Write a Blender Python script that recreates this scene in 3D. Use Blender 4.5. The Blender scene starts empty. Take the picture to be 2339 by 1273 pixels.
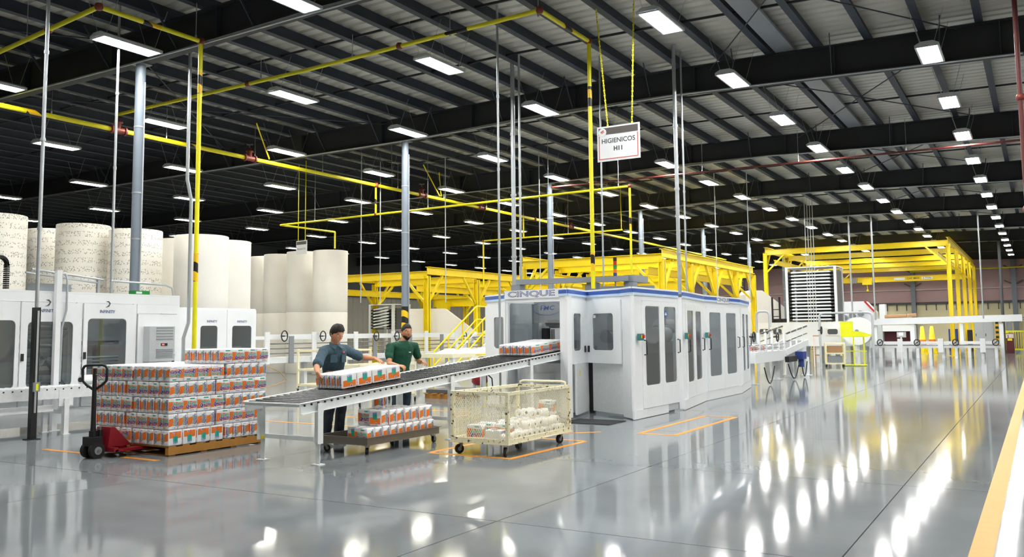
import bpy, bmesh, math, random
from mathutils import Vector, Matrix
random.seed(7)
R = math.radians
PI = math.pi
S = bpy.context.scene
COL = S.collection
# ------------------------------------------------------------------ camera
FW, FH, FPX, PY = 2339.0, 1273.0, 2000.0, 580.0     # frame, focal length and principal row in pixels
EYE = 1.55
def cam_axes(vp=(2376.0, 747.0), roll=0.010):
    d = Vector((vp[0] - FW / 2, -(vp[1] - PY), FPX)).normalized()      # hall axis (+Y) seen by the lens
    a = Vector((-math.sin(roll), math.cos(roll), 0))
    u = (a + Vector((0, 0, -a.dot(d) / d.z))).normalized()
    x = d.cross(u)
    if x.x < 0: x = -x
    return x, d, u
AX, AY, AZ = cam_axes()
cam = bpy.data.cameras.new('camera'); camo = bpy.data.objects.new('camera', cam); COL.objects.link(camo)
rt = Vector((AX.x, AY.x, AZ.x)); up = Vector((AX.y, AY.y, AZ.y)); fw = Vector((AX.z, AY.z, AZ.z))
camo.matrix_world = Matrix(((rt.x, up.x, -fw.x, 0), (rt.y, up.y, -fw.y, 0), (rt.z, up.z, -fw.z, EYE), (0, 0, 0, 1)))
cam.sensor_width = 36.0; cam.lens = FPX / FW * 36.0
cam.shift_y = (PY - FH / 2) / FW
cam.clip_end = 300; cam.clip_start = 0.05
S.camera = camo
# ------------------------------------------------------------------ world, view
w = bpy.data.worlds.new('world'); S.world = w; w.use_nodes = True
w.node_tree.nodes['Background'].inputs[0].default_value = (0.8, 0.85, 0.9, 1)
w.node_tree.nodes['Background'].inputs[1].default_value = 0.05
S.view_settings.view_transform = 'Standard'; S.view_settings.look = 'None'
S.view_settings.gamma = 1.0; S.view_settings.use_curve_mapping = False
S.view_settings.exposure = 1.95
S.cycles.use_denoising = True
S.cycles.max_bounces = 8; S.cycles.diffuse_bounces = 4; S.cycles.glossy_bounces = 4
S.cycles.transparent_max_bounces = 24; S.cycles.transmission_bounces = 4
S.cycles.sample_clamp_indirect = 8.0
S.cycles.caustics_reflective = False; S.cycles.caustics_refractive = False
LAMP = 30.0          # emission of the ceiling lights
# ------------------------------------------------------------------ pixel helpers (give a real place at a known plane)
def ray(px, py):
    c = Vector((px - FW / 2, -(py - PY), FPX))
    return Vector((AX.dot(c), AY.dot(c), AZ.dot(c)))
def onz(px, py, z):
    d = ray(px, py); t = (z - EYE) / d.z; return Vector((d.x * t, d.y * t, z))
def onx(px, py, X):
    d = ray(px, py); t = X / d.x; return Vector((X, d.y * t, EYE + d.z * t))
def ony(px, py, Y):
    d = ray(px, py); t = Y / d.y; return Vector((d.x * t, Y, EYE + d.z * t))
def at(px, py, depth):
    d = ray(px, py); t = depth / FPX; return Vector((d.x * t, d.y * t, EYE + d.z * t))
# ------------------------------------------------------------------ materials
def hexc(s):
    s = s.lstrip('#'); v = [int(s[i:i + 2], 16) / 255 for i in (0, 2, 4)]
    return tuple((c / 12.92 if c <= 0.04045 else ((c + 0.055) / 1.055) ** 2.4) for c in v) + (1,)
MATS = {}
def mat(name, col, rough=0.5, metal=0.0, var=0.08, scale=6.0, bump=0.0, bscale=40.0, coat=0.0, spec=0.5):
    m = bpy.data.materials.new(name); m.use_nodes = True; nt = m.node_tree; b = nt.nodes['Principled BSDF']
    c = hexc(col) if isinstance(col, str) else col
    tc = nt.nodes.new('ShaderNodeTexCoord'); n = nt.nodes.new('ShaderNodeTexNoise'); n.inputs['Scale'].default_value = scale
    n.inputs['Detail'].default_value = 3
    nt.links.new(tc.outputs['Object'], n.inputs['Vector'])
    mx = nt.nodes.new('ShaderNodeMix'); mx.data_type = 'RGBA'
    mx.inputs['A'].default_value = tuple(v * (1 - var) for v in c[:3]) + (1,)
    mx.inputs['B'].default_value = tuple(min(1, v * (1 + var)) for v in c[:3]) + (1,)
    nt.links.new(n.outputs['Fac'], mx.inputs['Factor']); nt.links.new(mx.outputs['Result'], b.inputs['Base Color'])
    b.inputs['Roughness'].default_value = rough; b.inputs['Metallic'].default_value = metal
    b.inputs['Coat Weight'].default_value = coat; b.inputs['Coat Roughness'].default_value = 0.15
    b.inputs['Specular IOR Level'].default_value = spec
    if bump > 0:
        n2 = nt.nodes.new('ShaderNodeTexNoise'); n2.inputs['Scale'].default_value = bscale
        nt.links.new(tc.outputs['Object'], n2.inputs['Vector'])
        bp = nt.nodes.new('ShaderNodeBump'); bp.inputs['Strength'].default_value = bump; bp.inputs['Distance'].default_value = 0.02
        nt.links.new(n2.outputs['Fac'], bp.inputs['Height']); nt.links.new(bp.outputs['Normal'], b.inputs['Normal'])
    MATS[name] = m; return m
def emis(name, col, strength):
    m = bpy.data.materials.new(name); m.use_nodes = True; nt = m.node_tree
    for n in list(nt.nodes): nt.nodes.remove(n)
    o = nt.nodes.new('ShaderNodeOutputMaterial'); e = nt.nodes.new('ShaderNodeEmission')
    e.inputs[0].default_value = col; e.inputs[1].default_value = strength
    nt.links.new(e.outputs[0], o.inputs[0]); MATS[name] = m; return m
def glassy(name, tint, refl, haze=0.0, rough=0.03, bump=0.02):
    """thin sheet: tinted see-through, a mirror share and a little haze"""
    m = bpy.data.materials.new(name); m.use_nodes = True; nt = m.node_tree
    for n in list(nt.nodes): nt.nodes.remove(n)
    o = nt.nodes.new('ShaderNodeOutputMaterial'); t = nt.nodes.new('ShaderNodeBsdfTransparent'); t.inputs[0].default_value = hexc(tint)
    g = nt.nodes.new('ShaderNodeBsdfGlossy'); g.inputs['Roughness'].default_value = rough; d = nt.nodes.new('ShaderNodeBsdfDiffuse'); d.inputs[0].default_value = hexc('#b9bdc0')
    nz = nt.nodes.new('ShaderNodeTexNoise'); nz.inputs['Scale'].default_value = 9
    bp = nt.nodes.new('ShaderNodeBump'); bp.inputs['Strength'].default_value = bump; bp.inputs['Distance'].default_value = 0.02
    nt.links.new(nz.outputs['Fac'], bp.inputs['Height']); nt.links.new(bp.outputs['Normal'], g.inputs['Normal'])
    m1 = nt.nodes.new('ShaderNodeMixShader'); m1.inputs[0].default_value = refl; m2 = nt.nodes.new('ShaderNodeMixShader'); m2.inputs[0].default_value = haze
    nt.links.new(t.outputs[0], m1.inputs[1]); nt.links.new(g.outputs[0], m1.inputs[2]); nt.links.new(m1.outputs[0], m2.inputs[1]); nt.links.new(d.outputs[0], m2.inputs[2]); nt.links.new(m2.outputs[0], o.inputs[0])
    MATS[name] = m; return m
mat('white', '#e9edf0', 0.35, var=0.03, coat=0.2); mat('white_warm', '#eeeae2', 0.4, var=0.04)
mat('white_worn', '#dfe3e4', 0.45, var=0.10, scale=14); mat('cream', '#e9e3c4', 0.45, var=0.08, scale=9)
mat('cream_worn', '#e6dfbf', 0.5, var=0.16, scale=18); mat('grey_light', '#b9bec2', 0.45); mat('grey', '#878d93', 0.45)
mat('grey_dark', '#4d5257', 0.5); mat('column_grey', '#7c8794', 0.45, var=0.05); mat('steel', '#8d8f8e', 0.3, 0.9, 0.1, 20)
mat('galv', '#b8bfc4', 0.35, 0.6, 0.08, 15); mat('black', '#15161a', 0.45, var=0.2); mat('rubber', '#1b1b1c', 0.8)
mat('beam_dark', '#2b2e32', 0.6, var=0.12); mat('purlin', '#333b47', 0.6, var=0.12); mat('deck', '#d0cdc4', 0.55, var=0.06, scale=2)
mat('yellow', '#f2d80e', 0.4, var=0.06); mat('yellow_pipe', '#e8e01a', 0.35, var=0.05); mat('lime', '#e6ea10', 0.4)
mat('line_yellow', '#da8f26', 0.5, var=0.10, scale=10); mat('red_pipe', '#5e2320', 0.5); mat('valve_red', '#7c2f24', 0.5, var=0.2, scale=30)
mat('orange', '#ee7820', 0.35, var=0.04); mat('teal', '#22ab96', 0.35, var=0.03); mat('purple', '#5a2d91', 0.35, var=0.03)
mat('pack_white', '#f1f2f4', 0.3, var=0.02, coat=0.4, bump=0.25, bscale=60); mat('tissue', '#f5f4f0', 0.9, var=0.03, bump=0.2, bscale=120)
mat('jumbo', '#f4f2ec', 0.85, var=0.05, scale=2, bump=0.1, bscale=30); mat('core', '#b99a6b', 0.8)
mat('wood', '#b07b34', 0.7, var=0.25, scale=8); mat('wood_dark', '#6d4a20', 0.75, var=0.3); mat('jack_red', '#8f1626', 0.35, var=0.08, coat=0.3)
mat('blue_band', '#3c5fae', 0.35); mat('blue_light', '#bcd3ea', 0.4); mat('blue_box', '#243c86', 0.45); mat('teal_box', '#3f7a7c', 0.45)
mat('mauve', '#c4a6ab', 0.8, var=0.06, scale=1.5); mat('wall_cream', '#eee6c2', 0.8, var=0.05, scale=1.5); mat('wall_grey', '#a5a39a', 0.7, var=0.08)
mat('skin', '#c98f6c', 0.55, var=0.06, spec=0.35); mat('skin_b', '#c48a66', 0.55, var=0.06, spec=0.35)
mat('hair', '#1a1412', 0.6, var=0.3, scale=60, bump=0.15, bscale=70); mat('shirt_blue', '#3d5563', 0.85, var=0.15, scale=10, bump=0.5, bscale=22)
mat('shirt_green', '#0e4a35', 0.85, var=0.12, scale=10, bump=0.4, bscale=20); mat('trousers', '#232a33', 0.9, var=0.15, bump=0.5, bscale=18)
mat('jeans', '#2a3a44', 0.9, var=0.15, bump=0.5, bscale=18); mat('shoe', '#1c1a19', 0.5); mat('lip', '#a8604f', 0.5); mat('eye_white', '#e8e4de', 0.3)
mat('safety_red', '#c32222', 0.4); mat('safety_green', '#1e8a3c', 0.4); mat('amber', '#e87a10', 0.4); mat('maroon', '#5e1a20', 0.5); mat('pink_white', '#efe0dc', 0.5)
mat('mat_dark', '#2a2d30', 0.9, bump=0.4, bscale=120); mat('roller_dark', '#26282b', 0.25, 0.8, 0.1, 20); mat('sign_grey', '#5c5856', 0.5); mat('sign_red', '#c4553d', 0.5)
mat('text_grey', '#4a4e52', 0.6); mat('logo_blue', '#3a4f86', 0.5); mat('chain_yellow', '#e6dc10', 0.5); mat('belt_grey', '#6d7076', 0.6); mat('log_brown', '#a9855f', 0.7)
mat('interior', '#7b7f84', 0.5, 0.3, 0.2, 12); mat('brushed', '#8b867f', 0.35, 0.8, 0.12, 25)
emis('lamp_white', (1.0, 0.985, 0.95, 1), LAMP); emis('lamp_warm', (1.0, 0.95, 0.82, 1), LAMP * 0.65)
emis('led_red', (1, 0.05, 0.03, 1), 2.0); emis('screen', (0.75, 0.85, 1, 1), 1.2)
glassy('glass', '#c6cacd', 0.10, 0.12); glassy('glass_clear', '#d8dcde', 0.07, 0.03); glassy('film', '#ffffff', 0.05, 0.0, 0.12, 0.5); glassy('acrylic', '#c9cdd0', 0.08, 0.25)
# embossed tissue pattern for the printed jumbo rolls
def pattern_mat():
    m = mat('jumbo_print', '#eeece4', 0.85, var=0.03); nt = m.node_tree; b = nt.nodes['Principled BSDF']
    tc = nt.nodes.new('ShaderNodeTexCoord'); sp = nt.nodes.new('ShaderNodeSeparateXYZ'); nt.links.new(tc.outputs['Object'], sp.inputs[0])
    an = nt.nodes.new('ShaderNodeMath'); an.operation = 'ARCTAN2'; nt.links.new(sp.outputs['Y'], an.inputs[0]); nt.links.new(sp.outputs['X'], an.inputs[1])
    cb = nt.nodes.new('ShaderNodeCombineXYZ'); nt.links.new(an.outputs[0], cb.inputs[0]); nt.links.new(sp.outputs['Z'], cb.inputs[1])
    br = nt.nodes.new('ShaderNodeTexVoronoi'); br.inputs['Scale'].default_value = 20; nt.links.new(cb.outputs[0], br.inputs['Vector'])
    wv = nt.nodes.new('ShaderNodeTexWave'); wv.bands_direction = 'Y'; wv.inputs['Scale'].default_value = 1.35; nt.links.new(cb.outputs[0], wv.inputs['Vector'])
    lt = nt.nodes.new('ShaderNodeMath'); lt.operation = 'LESS_THAN'; lt.inputs[1].default_value = 0.36; nt.links.new(br.outputs['Distance'], lt.inputs[0])
    gt = nt.nodes.new('ShaderNodeMath'); gt.operation = 'GREATER_THAN'; gt.inputs[1].default_value = 0.35; nt.links.new(wv.outputs['Fac'], gt.inputs[0])
    mu = nt.nodes.new('ShaderNodeMath'); mu.operation = 'MULTIPLY'; nt.links.new(lt.outputs[0], mu.inputs[0]); nt.links.new(gt.outputs[0], mu.inputs[1])
    mu2 = nt.nodes.new('ShaderNodeMath'); mu2.operation = 'MULTIPLY'; mu2.inputs[1].default_value = 0.8; nt.links.new(mu.outputs[0], mu2.inputs[0])
    mx = nt.nodes.new('ShaderNodeMix'); mx.data_type = 'RGBA'; mx.inputs['A'].default_value = hexc('#faf8f2'); mx.inputs['B'].default_value = hexc('#9a9a98')
    nt.links.new(mu2.outputs[0], mx.inputs['Factor']); nt.links.new(mx.outputs['Result'], b.inputs['Base Color'])
pattern_mat()
def hazard_mat(name, ca, cb_, per, slant):
    m = mat(name, ca, 0.4); nt = m.node_tree; b = nt.nodes['Principled BSDF']
    tc = nt.nodes.new('ShaderNodeTexCoord'); sp = nt.nodes.new('ShaderNodeSeparateXYZ'); nt.links.new(tc.outputs['Object'], sp.inputs[0])
    ma = nt.nodes.new('ShaderNodeMath'); ma.operation = 'MULTIPLY_ADD'; nt.links.new(sp.outputs['Y'], ma.inputs[0]); ma.inputs[1].default_value = slant; nt.links.new(sp.outputs['Z'], ma.inputs[2])
    mo = nt.nodes.new('ShaderNodeMath'); mo.operation = 'PINGPONG'; mo.inputs[1].default_value = per; nt.links.new(ma.outputs[0], mo.inputs[0])
    gt = nt.nodes.new('ShaderNodeMath'); gt.operation = 'GREATER_THAN'; gt.inputs[1].default_value = per * 0.5; nt.links.new(mo.outputs[0], gt.inputs[0])
    mx = nt.nodes.new('ShaderNodeMix'); mx.data_type = 'RGBA'; mx.inputs['A'].default_value = hexc(ca); mx.inputs['B'].default_value = hexc(cb_)
    nt.links.new(gt.outputs[0], mx.inputs['Factor']); nt.links.new(mx.outputs['Result'], b.inputs['Base Color'])
hazard_mat('hazard', '#f2c40e', '#191a1b', 0.17, 0.6)
def floor_mat():
    m = bpy.data.materials.new('polished_concrete'); m.use_nodes = True; nt = m.node_tree; b = nt.nodes['Principled BSDF']
    tc = nt.nodes.new('ShaderNodeTexCoord'); g = nt.nodes.new('ShaderNodeNewGeometry')
    n = nt.nodes.new('ShaderNodeTexNoise'); n.inputs['Scale'].default_value = 0.55; n.inputs['Detail'].default_value = 8; n.inputs['Roughness'].default_value = 0.6
    nt.links.new(g.outputs['Position'], n.inputs['Vector'])
    cr = nt.nodes.new('ShaderNodeValToRGB'); cr.color_ramp.elements[0].position = 0.3; cr.color_ramp.elements[1].position = 0.75
    cr.color_ramp.elements[0].color = hexc('#72787c'); cr.color_ramp.elements[1].color = hexc('#858b8e')
    nt.links.new(n.outputs['Fac'], cr.inputs[0]); nt.links.new(cr.outputs[0], b.inputs['Base Color'])
    n2 = nt.nodes.new('ShaderNodeTexNoise'); n2.inputs['Scale'].default_value = 2.2; n2.inputs['Detail'].default_value = 6; nt.links.new(g.outputs['Position'], n2.inputs['Vector'])
    mr = nt.nodes.new('ShaderNodeMapRange'); mr.inputs['To Min'].default_value = 0.066; mr.inputs['To Max'].default_value = 0.086
    nt.links.new(n2.outputs['Fac'], mr.inputs['Value']); nt.links.new(mr.outputs[0], b.inputs['Roughness'])
    b.inputs['IOR'].default_value = 1.27; b.inputs['Specular IOR Level'].default_value = 0.5
    n3 = nt.nodes.new('ShaderNodeTexNoise'); n3.inputs['Scale'].default_value = 1.6; nt.links.new(g.outputs['Position'], n3.inputs['Vector'])
    bp = nt.nodes.new('ShaderNodeBump'); bp.inputs['Strength'].default_value = 0.008; bp.inputs['Distance'].default_value = 0.05
    nt.links.new(n3.outputs['Fac'], bp.inputs['Height']); nt.links.new(bp.outputs['Normal'], b.inputs['Normal'])
    MATS['concrete'] = m
def chip_mat(name):
    nt = MATS[name].node_tree; b = nt.nodes['Principled BSDF']; src = b.inputs['Base Color'].links[0].from_socket
    g = nt.nodes.new('ShaderNodeNewGeometry'); n = nt.nodes.new('ShaderNodeTexNoise'); n.inputs['Scale'].default_value = 26; n.inputs['Detail'].default_value = 5; nt.links.new(g.outputs['Position'], n.inputs['Vector'])
    cr = nt.nodes.new('ShaderNodeValToRGB'); cr.color_ramp.elements[0].position = 0.60; cr.color_ramp.elements[1].position = 0.64; nt.links.new(n.outputs['Fac'], cr.inputs[0])
    mx = nt.nodes.new('ShaderNodeMix'); mx.data_type = 'RGBA'; mx.inputs['B'].default_value = hexc('#3a3a36'); nt.links.new(cr.outputs[0], mx.inputs['Factor']); nt.links.new(src, mx.inputs['A']); nt.links.new(mx.outputs['Result'], b.inputs['Base Color'])
chip_mat('cream_worn')
floor_mat(); mat('joint', '#4b4e50', 0.7)
# ------------------------------------------------------------------ mesh builder
class MB:
    def __init__(s): s.v = []; s.f = []; s.m = []; s.sm = []; s.cur = 0; s.smooth = False
    def mi(s, i): s.cur = i; return s
    def add(s, vs, fs, smooth=False):
        o = len(s.v); s.v += [tuple(v) for v in vs]
        for f in fs: s.f.append(tuple(i + o for i in f)); s.m.append(s.cur); s.sm.append(smooth)
        return s
    def box(s, x0, x1, y0, y1, z0, z1, M=None):
        vs = [Vector((x, y, z)) for z in (z0, z1) for y in (y0, y1) for x in (x0, x1)]
        if M: vs = [M @ v for v in vs]
        return s.add(vs, [(0, 2, 3, 1), (4, 5, 7, 6), (0, 1, 5, 4), (2, 6, 7, 3), (0, 4, 6, 2), (1, 3, 7, 5)])
    def cbox(s, c, sz, rz=0, M=None):
        T = Matrix.Translation(c) @ Matrix.Rotation(rz, 4, 'Z')
        if M: T = M @ T
        return s.box(-sz[0] / 2, sz[0] / 2, -sz[1] / 2, sz[1] / 2, -sz[2] / 2, sz[2] / 2, T)
    def bar(s, p, q, w, h, upv=(0, 0, 1)):
        p, q = Vector(p), Vector(q); d = (q - p); L = d.length; d.normalize(); u = Vector(upv)
        if abs(d.dot(u)) > 0.98: u = Vector((1, 0, 0))
        a = d.cross(u).normalized(); b = a.cross(d).normalized()
        vs = [o + a * (sx * w / 2) + b * (sz * h / 2) for o in (p, q) for sx, sz in ((-1, -1), (1, -1), (1, 1), (-1, 1))]
        return s.add(vs, [(3, 2, 1, 0), (4, 5, 6, 7), (0, 1, 5, 4), (1, 2, 6, 5), (2, 3, 7, 6), (3, 0, 4, 7)])
    def cyl(s, p, q, r, n=12, r2=None, caps=True):
        p, q = Vector(p), Vector(q); d = (q - p).normalized(); u = Vector((0, 0, 1)) if abs(d.z) < 0.9 else Vector((1, 0, 0))
        a = d.cross(u).normalized(); b = d.cross(a); r2 = r if r2 is None else r2
        c = [(math.cos(2 * PI * i / n), math.sin(2 * PI * i / n)) for i in range(n)]
        vs = [p + (a * x + b * y) * r for x, y in c] + [q + (a * x + b * y) * r2 for x, y in c]
        s.add(vs, [(i, n + i, n + (i + 1) % n, (i + 1) % n)[::-1] for i in range(n)], True)
        if caps:
            s.add(vs[:n], [tuple(range(n))]); s.add(vs[n:], [tuple(reversed(range(n)))])
        return s
    def tube(s, pts, r, n=8, caps=True):
        pts = [Vector(p) for p in pts]; rs = r if isinstance(r, (list, tuple)) else [r] * len(pts)
        vs = []; pa = None
        for k, p in enumerate(pts):
            d = (pts[min(k + 1, len(pts) - 1)] - pts[max(k - 1, 0)]).normalized()
            if pa is None:
                u = Vector((0, 0, 1)) if abs(d.z) < 0.9 else Vector((1, 0, 0)); a = d.cross(u).normalized()
            else: a = (pa - d * pa.dot(d)).normalized()
            b = d.cross(a); pa = a
            vs += [p + (a * math.cos(2 * PI * i / n) + b * math.sin(2 * PI * i / n)) * rs[k] for i in range(n)]
        fs = [(k * n + i, k * n + (i + 1) % n, (k + 1) * n + (i + 1) % n, (k + 1) * n + i) for k in range(len(pts) - 1) for i in range(n)]
        s.add(vs, fs, True)
        if caps: s.add(vs[:n], [tuple(reversed(range(n)))]); s.add(vs[-n:], [tuple(range(n))])
        return s
    def lathe(s, prof, c=(0, 0, 0), n=24, M=None):
        vs = [];
        for r, z in prof: vs += [Vector((c[0] + r * math.cos(2 * PI * i / n), c[1] + r * math.sin(2 * PI * i / n), c[2] + z)) for i in range(n)]
        if M: vs = [M @ v for v in vs]
        fs = [(k * n + i, k * n + (i + 1) % n, (k + 1) * n + (i + 1) % n, (k + 1) * n + i) for k in range(len(prof) - 1) for i in range(n)]
        return s.add(vs, fs, True)
    def prism(s, pts, z0, z1, M=None):
        n = len(pts); ar = sum(pts[i][0] * pts[(i + 1) % n][1] - pts[(i + 1) % n][0] * pts[i][1] for i in range(n))
        if ar < 0: pts = pts[::-1]
        vs = [Vector((x, y, z0)) for x, y in pts] + [Vector((x, y, z1)) for x, y in pts]
        if M: vs = [M @ v for v in vs]
        return s.add(vs, [tuple(reversed(range(n))), tuple(range(n, 2 * n))] + [(i, (i + 1) % n, n + (i + 1) % n, n + i) for i in range(n)])
    def frame(s, x0, x1, z0, z1, hx0, hx1, hz0, hz1, t, M, rad=0.06, seg=4):
        """flat plate (local x,z; thickness y 0..t) with a rounded window hole"""
        rad = min(rad, (hx1 - hx0) / 2 - 1e-4, (hz1 - hz0) / 2 - 1e-4)
        inn = []
        for cx, cz, a0 in ((hx1 - rad, hz0 + rad, -90), (hx1 - rad, hz1 - rad, 0), (hx0 + rad, hz1 - rad, 90), (hx0 + rad, hz0 + rad, 180)):
            for k in range(seg + 1):
                a = R(a0 + 90 * k / seg); inn.append((cx + rad * math.cos(a), cz + rad * math.sin(a)))
        out = []
        q = seg + 1
        for k, (x, z) in enumerate(inn):
            c = k // q; t_ = (k % q) / seg
            if c == 0: o = (x if t_ < 0.5 else x1, z0 if t_ < 0.5 else z); o = ((x1, z0) if abs(t_ - 0.5) < 0.01 else o)
            elif c == 1: o = (x1 if t_ < 0.5 else x, z if t_ < 0.5 else z1); o = ((x1, z1) if abs(t_ - 0.5) < 0.01 else o)
            elif c == 2: o = (x if t_ < 0.5 else x0, z1 if t_ < 0.5 else z); o = ((x0, z1) if abs(t_ - 0.5) < 0.01 else o)
            else: o = (x0 if t_ < 0.5 else x, z if t_ < 0.5 else z0); o = ((x0, z0) if abs(t_ - 0.5) < 0.01 else o)
            out.append(o)
        n = len(inn)
        for y, flip in ((0, False), (t, True)):
            vs = [M @ Vector((x, y, z)) for x, z in inn] + [M @ Vector((x, y, z)) for x, z in out]
            fs = [(i, n + i, n + (i + 1) % n, (i + 1) % n) for i in range(n)]
            s.add(vs, [f[::-1] if flip else f for f in fs])
        vs = [M @ Vector((x, y, z)) for y in (0, t) for x, z in inn]; s.add(vs, [(i, (i + 1) % n, n + (i + 1) % n, n + i) for i in range(n)])
        vs = [M @ Vector((x, y, z)) for y in (0, t) for x, z in out]; s.add(vs, [(i, n + i, n + (i + 1) % n, (i + 1) % n) for i in range(n)])
        return s
    def mesh(s, name, mats):
        me = bpy.data.meshes.new(name); me.from_pydata([tuple(v) for v in s.v], [], s.f)
        for m in (mats if isinstance(mats, (list, tuple)) else [mats]): me.materials.append(MATS[m])
        me.polygons.foreach_set('material_index', s.m); me.polygons.foreach_set('use_smooth', s.sm); me.update(); return me
    def build(s, name, mats, parent=None, **kw): return put(name, s.mesh(name, mats), parent, **kw)
def put(name, me, parent=None, loc=None, rot=None, scale=None):
    o = bpy.data.objects.new(name, me); COL.objects.link(o)
    if parent is not None: o.parent = parent
    if loc is not None: o.location = loc
    if rot is not None: o.rotation_euler = rot
    if scale is not None: o.scale = scale
    return o
def tag(o, label, cat, group=None):
    o['label'] = label; o['category'] = cat
    if group: o['group'] = group
    return o
def thing(name, label, cat, loc=(0, 0, 0), rz=0, group=None):
    o = bpy.data.objects.new(name, None); COL.objects.link(o); o.empty_display_size = 0.2
    o.location = loc; o.rotation_euler = (0, 0, rz); return tag(o, label, cat, group)
def struct(o): o['kind'] = 'structure'; return o
def stuff(o): o['kind'] = 'stuff'; return o
def dup(src, parent=None):
    c = src.copy(); COL.objects.link(c); c.parent = parent
    for ch in list(src.children): dup(ch, c)
    return c
ORD = ['', 'first', 'second', 'third', 'fourth', 'fifth', 'sixth', 'seventh', 'eighth', 'ninth', 'tenth', 'eleventh', 'twelfth', 'thirteenth', 'fourteenth',
       'fifteenth', 'sixteenth', 'seventeenth', 'eighteenth', 'nineteenth', 'twentieth', 'twenty-first', 'twenty-second', 'twenty-third', 'twenty-fourth', 'twenty-fifth',
       'twenty-sixth', 'twenty-seventh', 'twenty-eighth', 'twenty-ninth', 'thirtieth']
def text_mesh(txt, size, matname, offset=0.0, extrude=0.0, shear=0.0, res=2, bold=False):
    cu = bpy.data.curves.new('lettering', 'FONT'); cu.body = txt; cu.size = size; cu.align_x = 'CENTER'; cu.align_y = 'CENTER'
    cu.resolution_u = res; cu.offset = offset; cu.extrude = extrude; cu.shear = shear
    o = bpy.data.objects.new('lettering', cu); COL.objects.link(o)
    dg = bpy.context.evaluated_depsgraph_get(); me = bpy.data.meshes.new_from_object(o.evaluated_get(dg))
    bpy.data.objects.remove(o); me.materials.clear(); me.materials.append(MATS[matname]); return me
def add_text(mb, txt, size, mi, M, offset=0.0, shear=0.0, res=2, fn=None):
    me = text_mesh(txt, size, 'white', offset, 0.0, shear, res)
    vs = [fn(v.co) if fn else M @ v.co for v in me.vertices]
    c = mb.cur; mb.cur = mi; mb.add(vs, [tuple(p.vertices) for p in me.polygons]); mb.cur = c
    bpy.data.meshes.remove(me)
# ================================================================== the hall
XL, XR, YN, YF = -46.0, 12.0, -8.0, 80.0
BEAMS = [10.7 + 8.4 * i for i in range(9)] + [2.3]
BX = [(-46, 6.85, 7.5), (-15, 6.88, 7.53), (-10.1, 7.02, 7.62), (-7, 7.0, 7.6), (0, 6.76, 7.48), (12, 6.6, 7.42)]
def blev(x, k):
    for a, b in zip(BX, BX[1:]):
        if a[0] <= x <= b[0]: return a[k] + (b[k] - a[k]) * (x - a[0]) / (b[0] - a[0])
    return BX[-1][k]
# floor: cast slabs with saw-cut joints
mb = MB(); mb.box(XL, XR, YN, YF, -0.3, -0.02); floor = struct(mb.build('floor', 'joint'))
xs = [XL] + [-46 + 3.5 + 4.75 * 0 for _ in ()] + [-44.0, -38.5, -33.0, -27.5, -22.0, -17.5, -13.0, -8.4, -3.92, -1.24, 3.4, 7.8, XR]
ys = [YN, -4.0, -0.5, 3.0, 6.25, 9.55, 13.0, 16.5, 20.2, 24.4, 28.6, 33, 37.5, 42, 47, 52, 58, 64, 70, 75, YF]
J = 0.005
for i in range(len(xs) - 1):
    for j in range(len(ys) - 1):
        m = MB(); m.box(xs[i] + J, xs[i + 1] - J, ys[j] + J, ys[j + 1] - J, -0.02, 0.0); m.build('floor_slab', 'concrete', floor)
def line(p, q, w=0.1, z=0.002):
    p, q = Vector((p[0], p[1])), Vector((q[0], q[1])); d = (q - p).normalized(); n = Vector((-d.y, d.x)) * w / 2
    m = MB(); m.prism([(p + n)[:], (p - n)[:], (q - n)[:], (q + n)[:]], 0.0003, z); m.build('painted_line', 'line_yellow', floor)
line((-0.43, -2), (-0.43, 74), 0.15)
for a, b in (((-5.3, 12.5), (-5.3, 15.6)), ((-4.73, 12.5), (-4.73, 15.6)), ((-5.25, 12.53), (-4.78, 12.53)), ((-5.25, 15.57), (-4.78, 15.57)),
             ((-6.9, 9.35), (-5.62, 9.35)), ((-5.66, 9.4), (-5.6, 11.3)), ((-6.9, 9.4), (-6.85, 11.3)), ((-6.4, 11.32), (-5.62, 11.32)),
             ((-6.4, 11.95), (-5.9, 12.45)), ((-11.9, 7.2), (-11.0, 7.2)), ((-10.2, 7.22), (-9.5, 7.22)),
             ((-12.0, 12.6), (-9.6, 12.6)), ((-12.4, 11.4), (-9.8, 11.4)), ((-11.4, 14.4), (-9.6, 14.4)), ((-9.4, 12.9), (-9.35, 13.9))):
    line(a, b, 0.085)
# walls
def ribbed(name, mats, A, B, z0, z1, per, dep, nrm):
    A, B = Vector(A), Vector(B); L = (B - A).length; d = (B - A) / L; n = int(L / per); m = MB(); pts = []
    for i in range(n):
        for t, o in ((0, 0), (0.55, 0), (0.65, dep), (0.9, dep), (1.0, 0)): pts.append(A + d * ((i + t) * per) + Vector(nrm) * o)
    vs = [Vector((p.x, p.y, z)) for z in (z0, z1) for p in pts]; k = len(pts)
    m.add(vs, [(i, i + 1, k + i + 1, k + i) for i in range(k - 1)]); return m.build(name, mats)
wl = struct(ribbed('wall_left', 'wall_grey', (XL, YN), (XL, YF), 0, 8.2, 0.6, 0.05, (1, 0)))
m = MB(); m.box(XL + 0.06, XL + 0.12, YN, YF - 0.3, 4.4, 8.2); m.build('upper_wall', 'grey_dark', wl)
m = MB(); m.box(XR, XR + 0.2, YN, YF, 0, 8.2); struct(m.build('wall_right', 'wall_cream'))
m = MB(); m.box(XL, XR, YN - 0.2, YN, 0, 8.2); struct(m.build('wall_near', 'wall_cream'))
m = MB(); m.box(XL, XR, YF, YF + 0.2, 0, 3.6); wb = struct(m.build('wall_far', 'wall_cream'))
m = MB(); m.box(XL, XR, YF - 0.12, YF + 0.1, 3.6, 8.2); m.build('upper_wall', 'mauve', wb)
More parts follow.
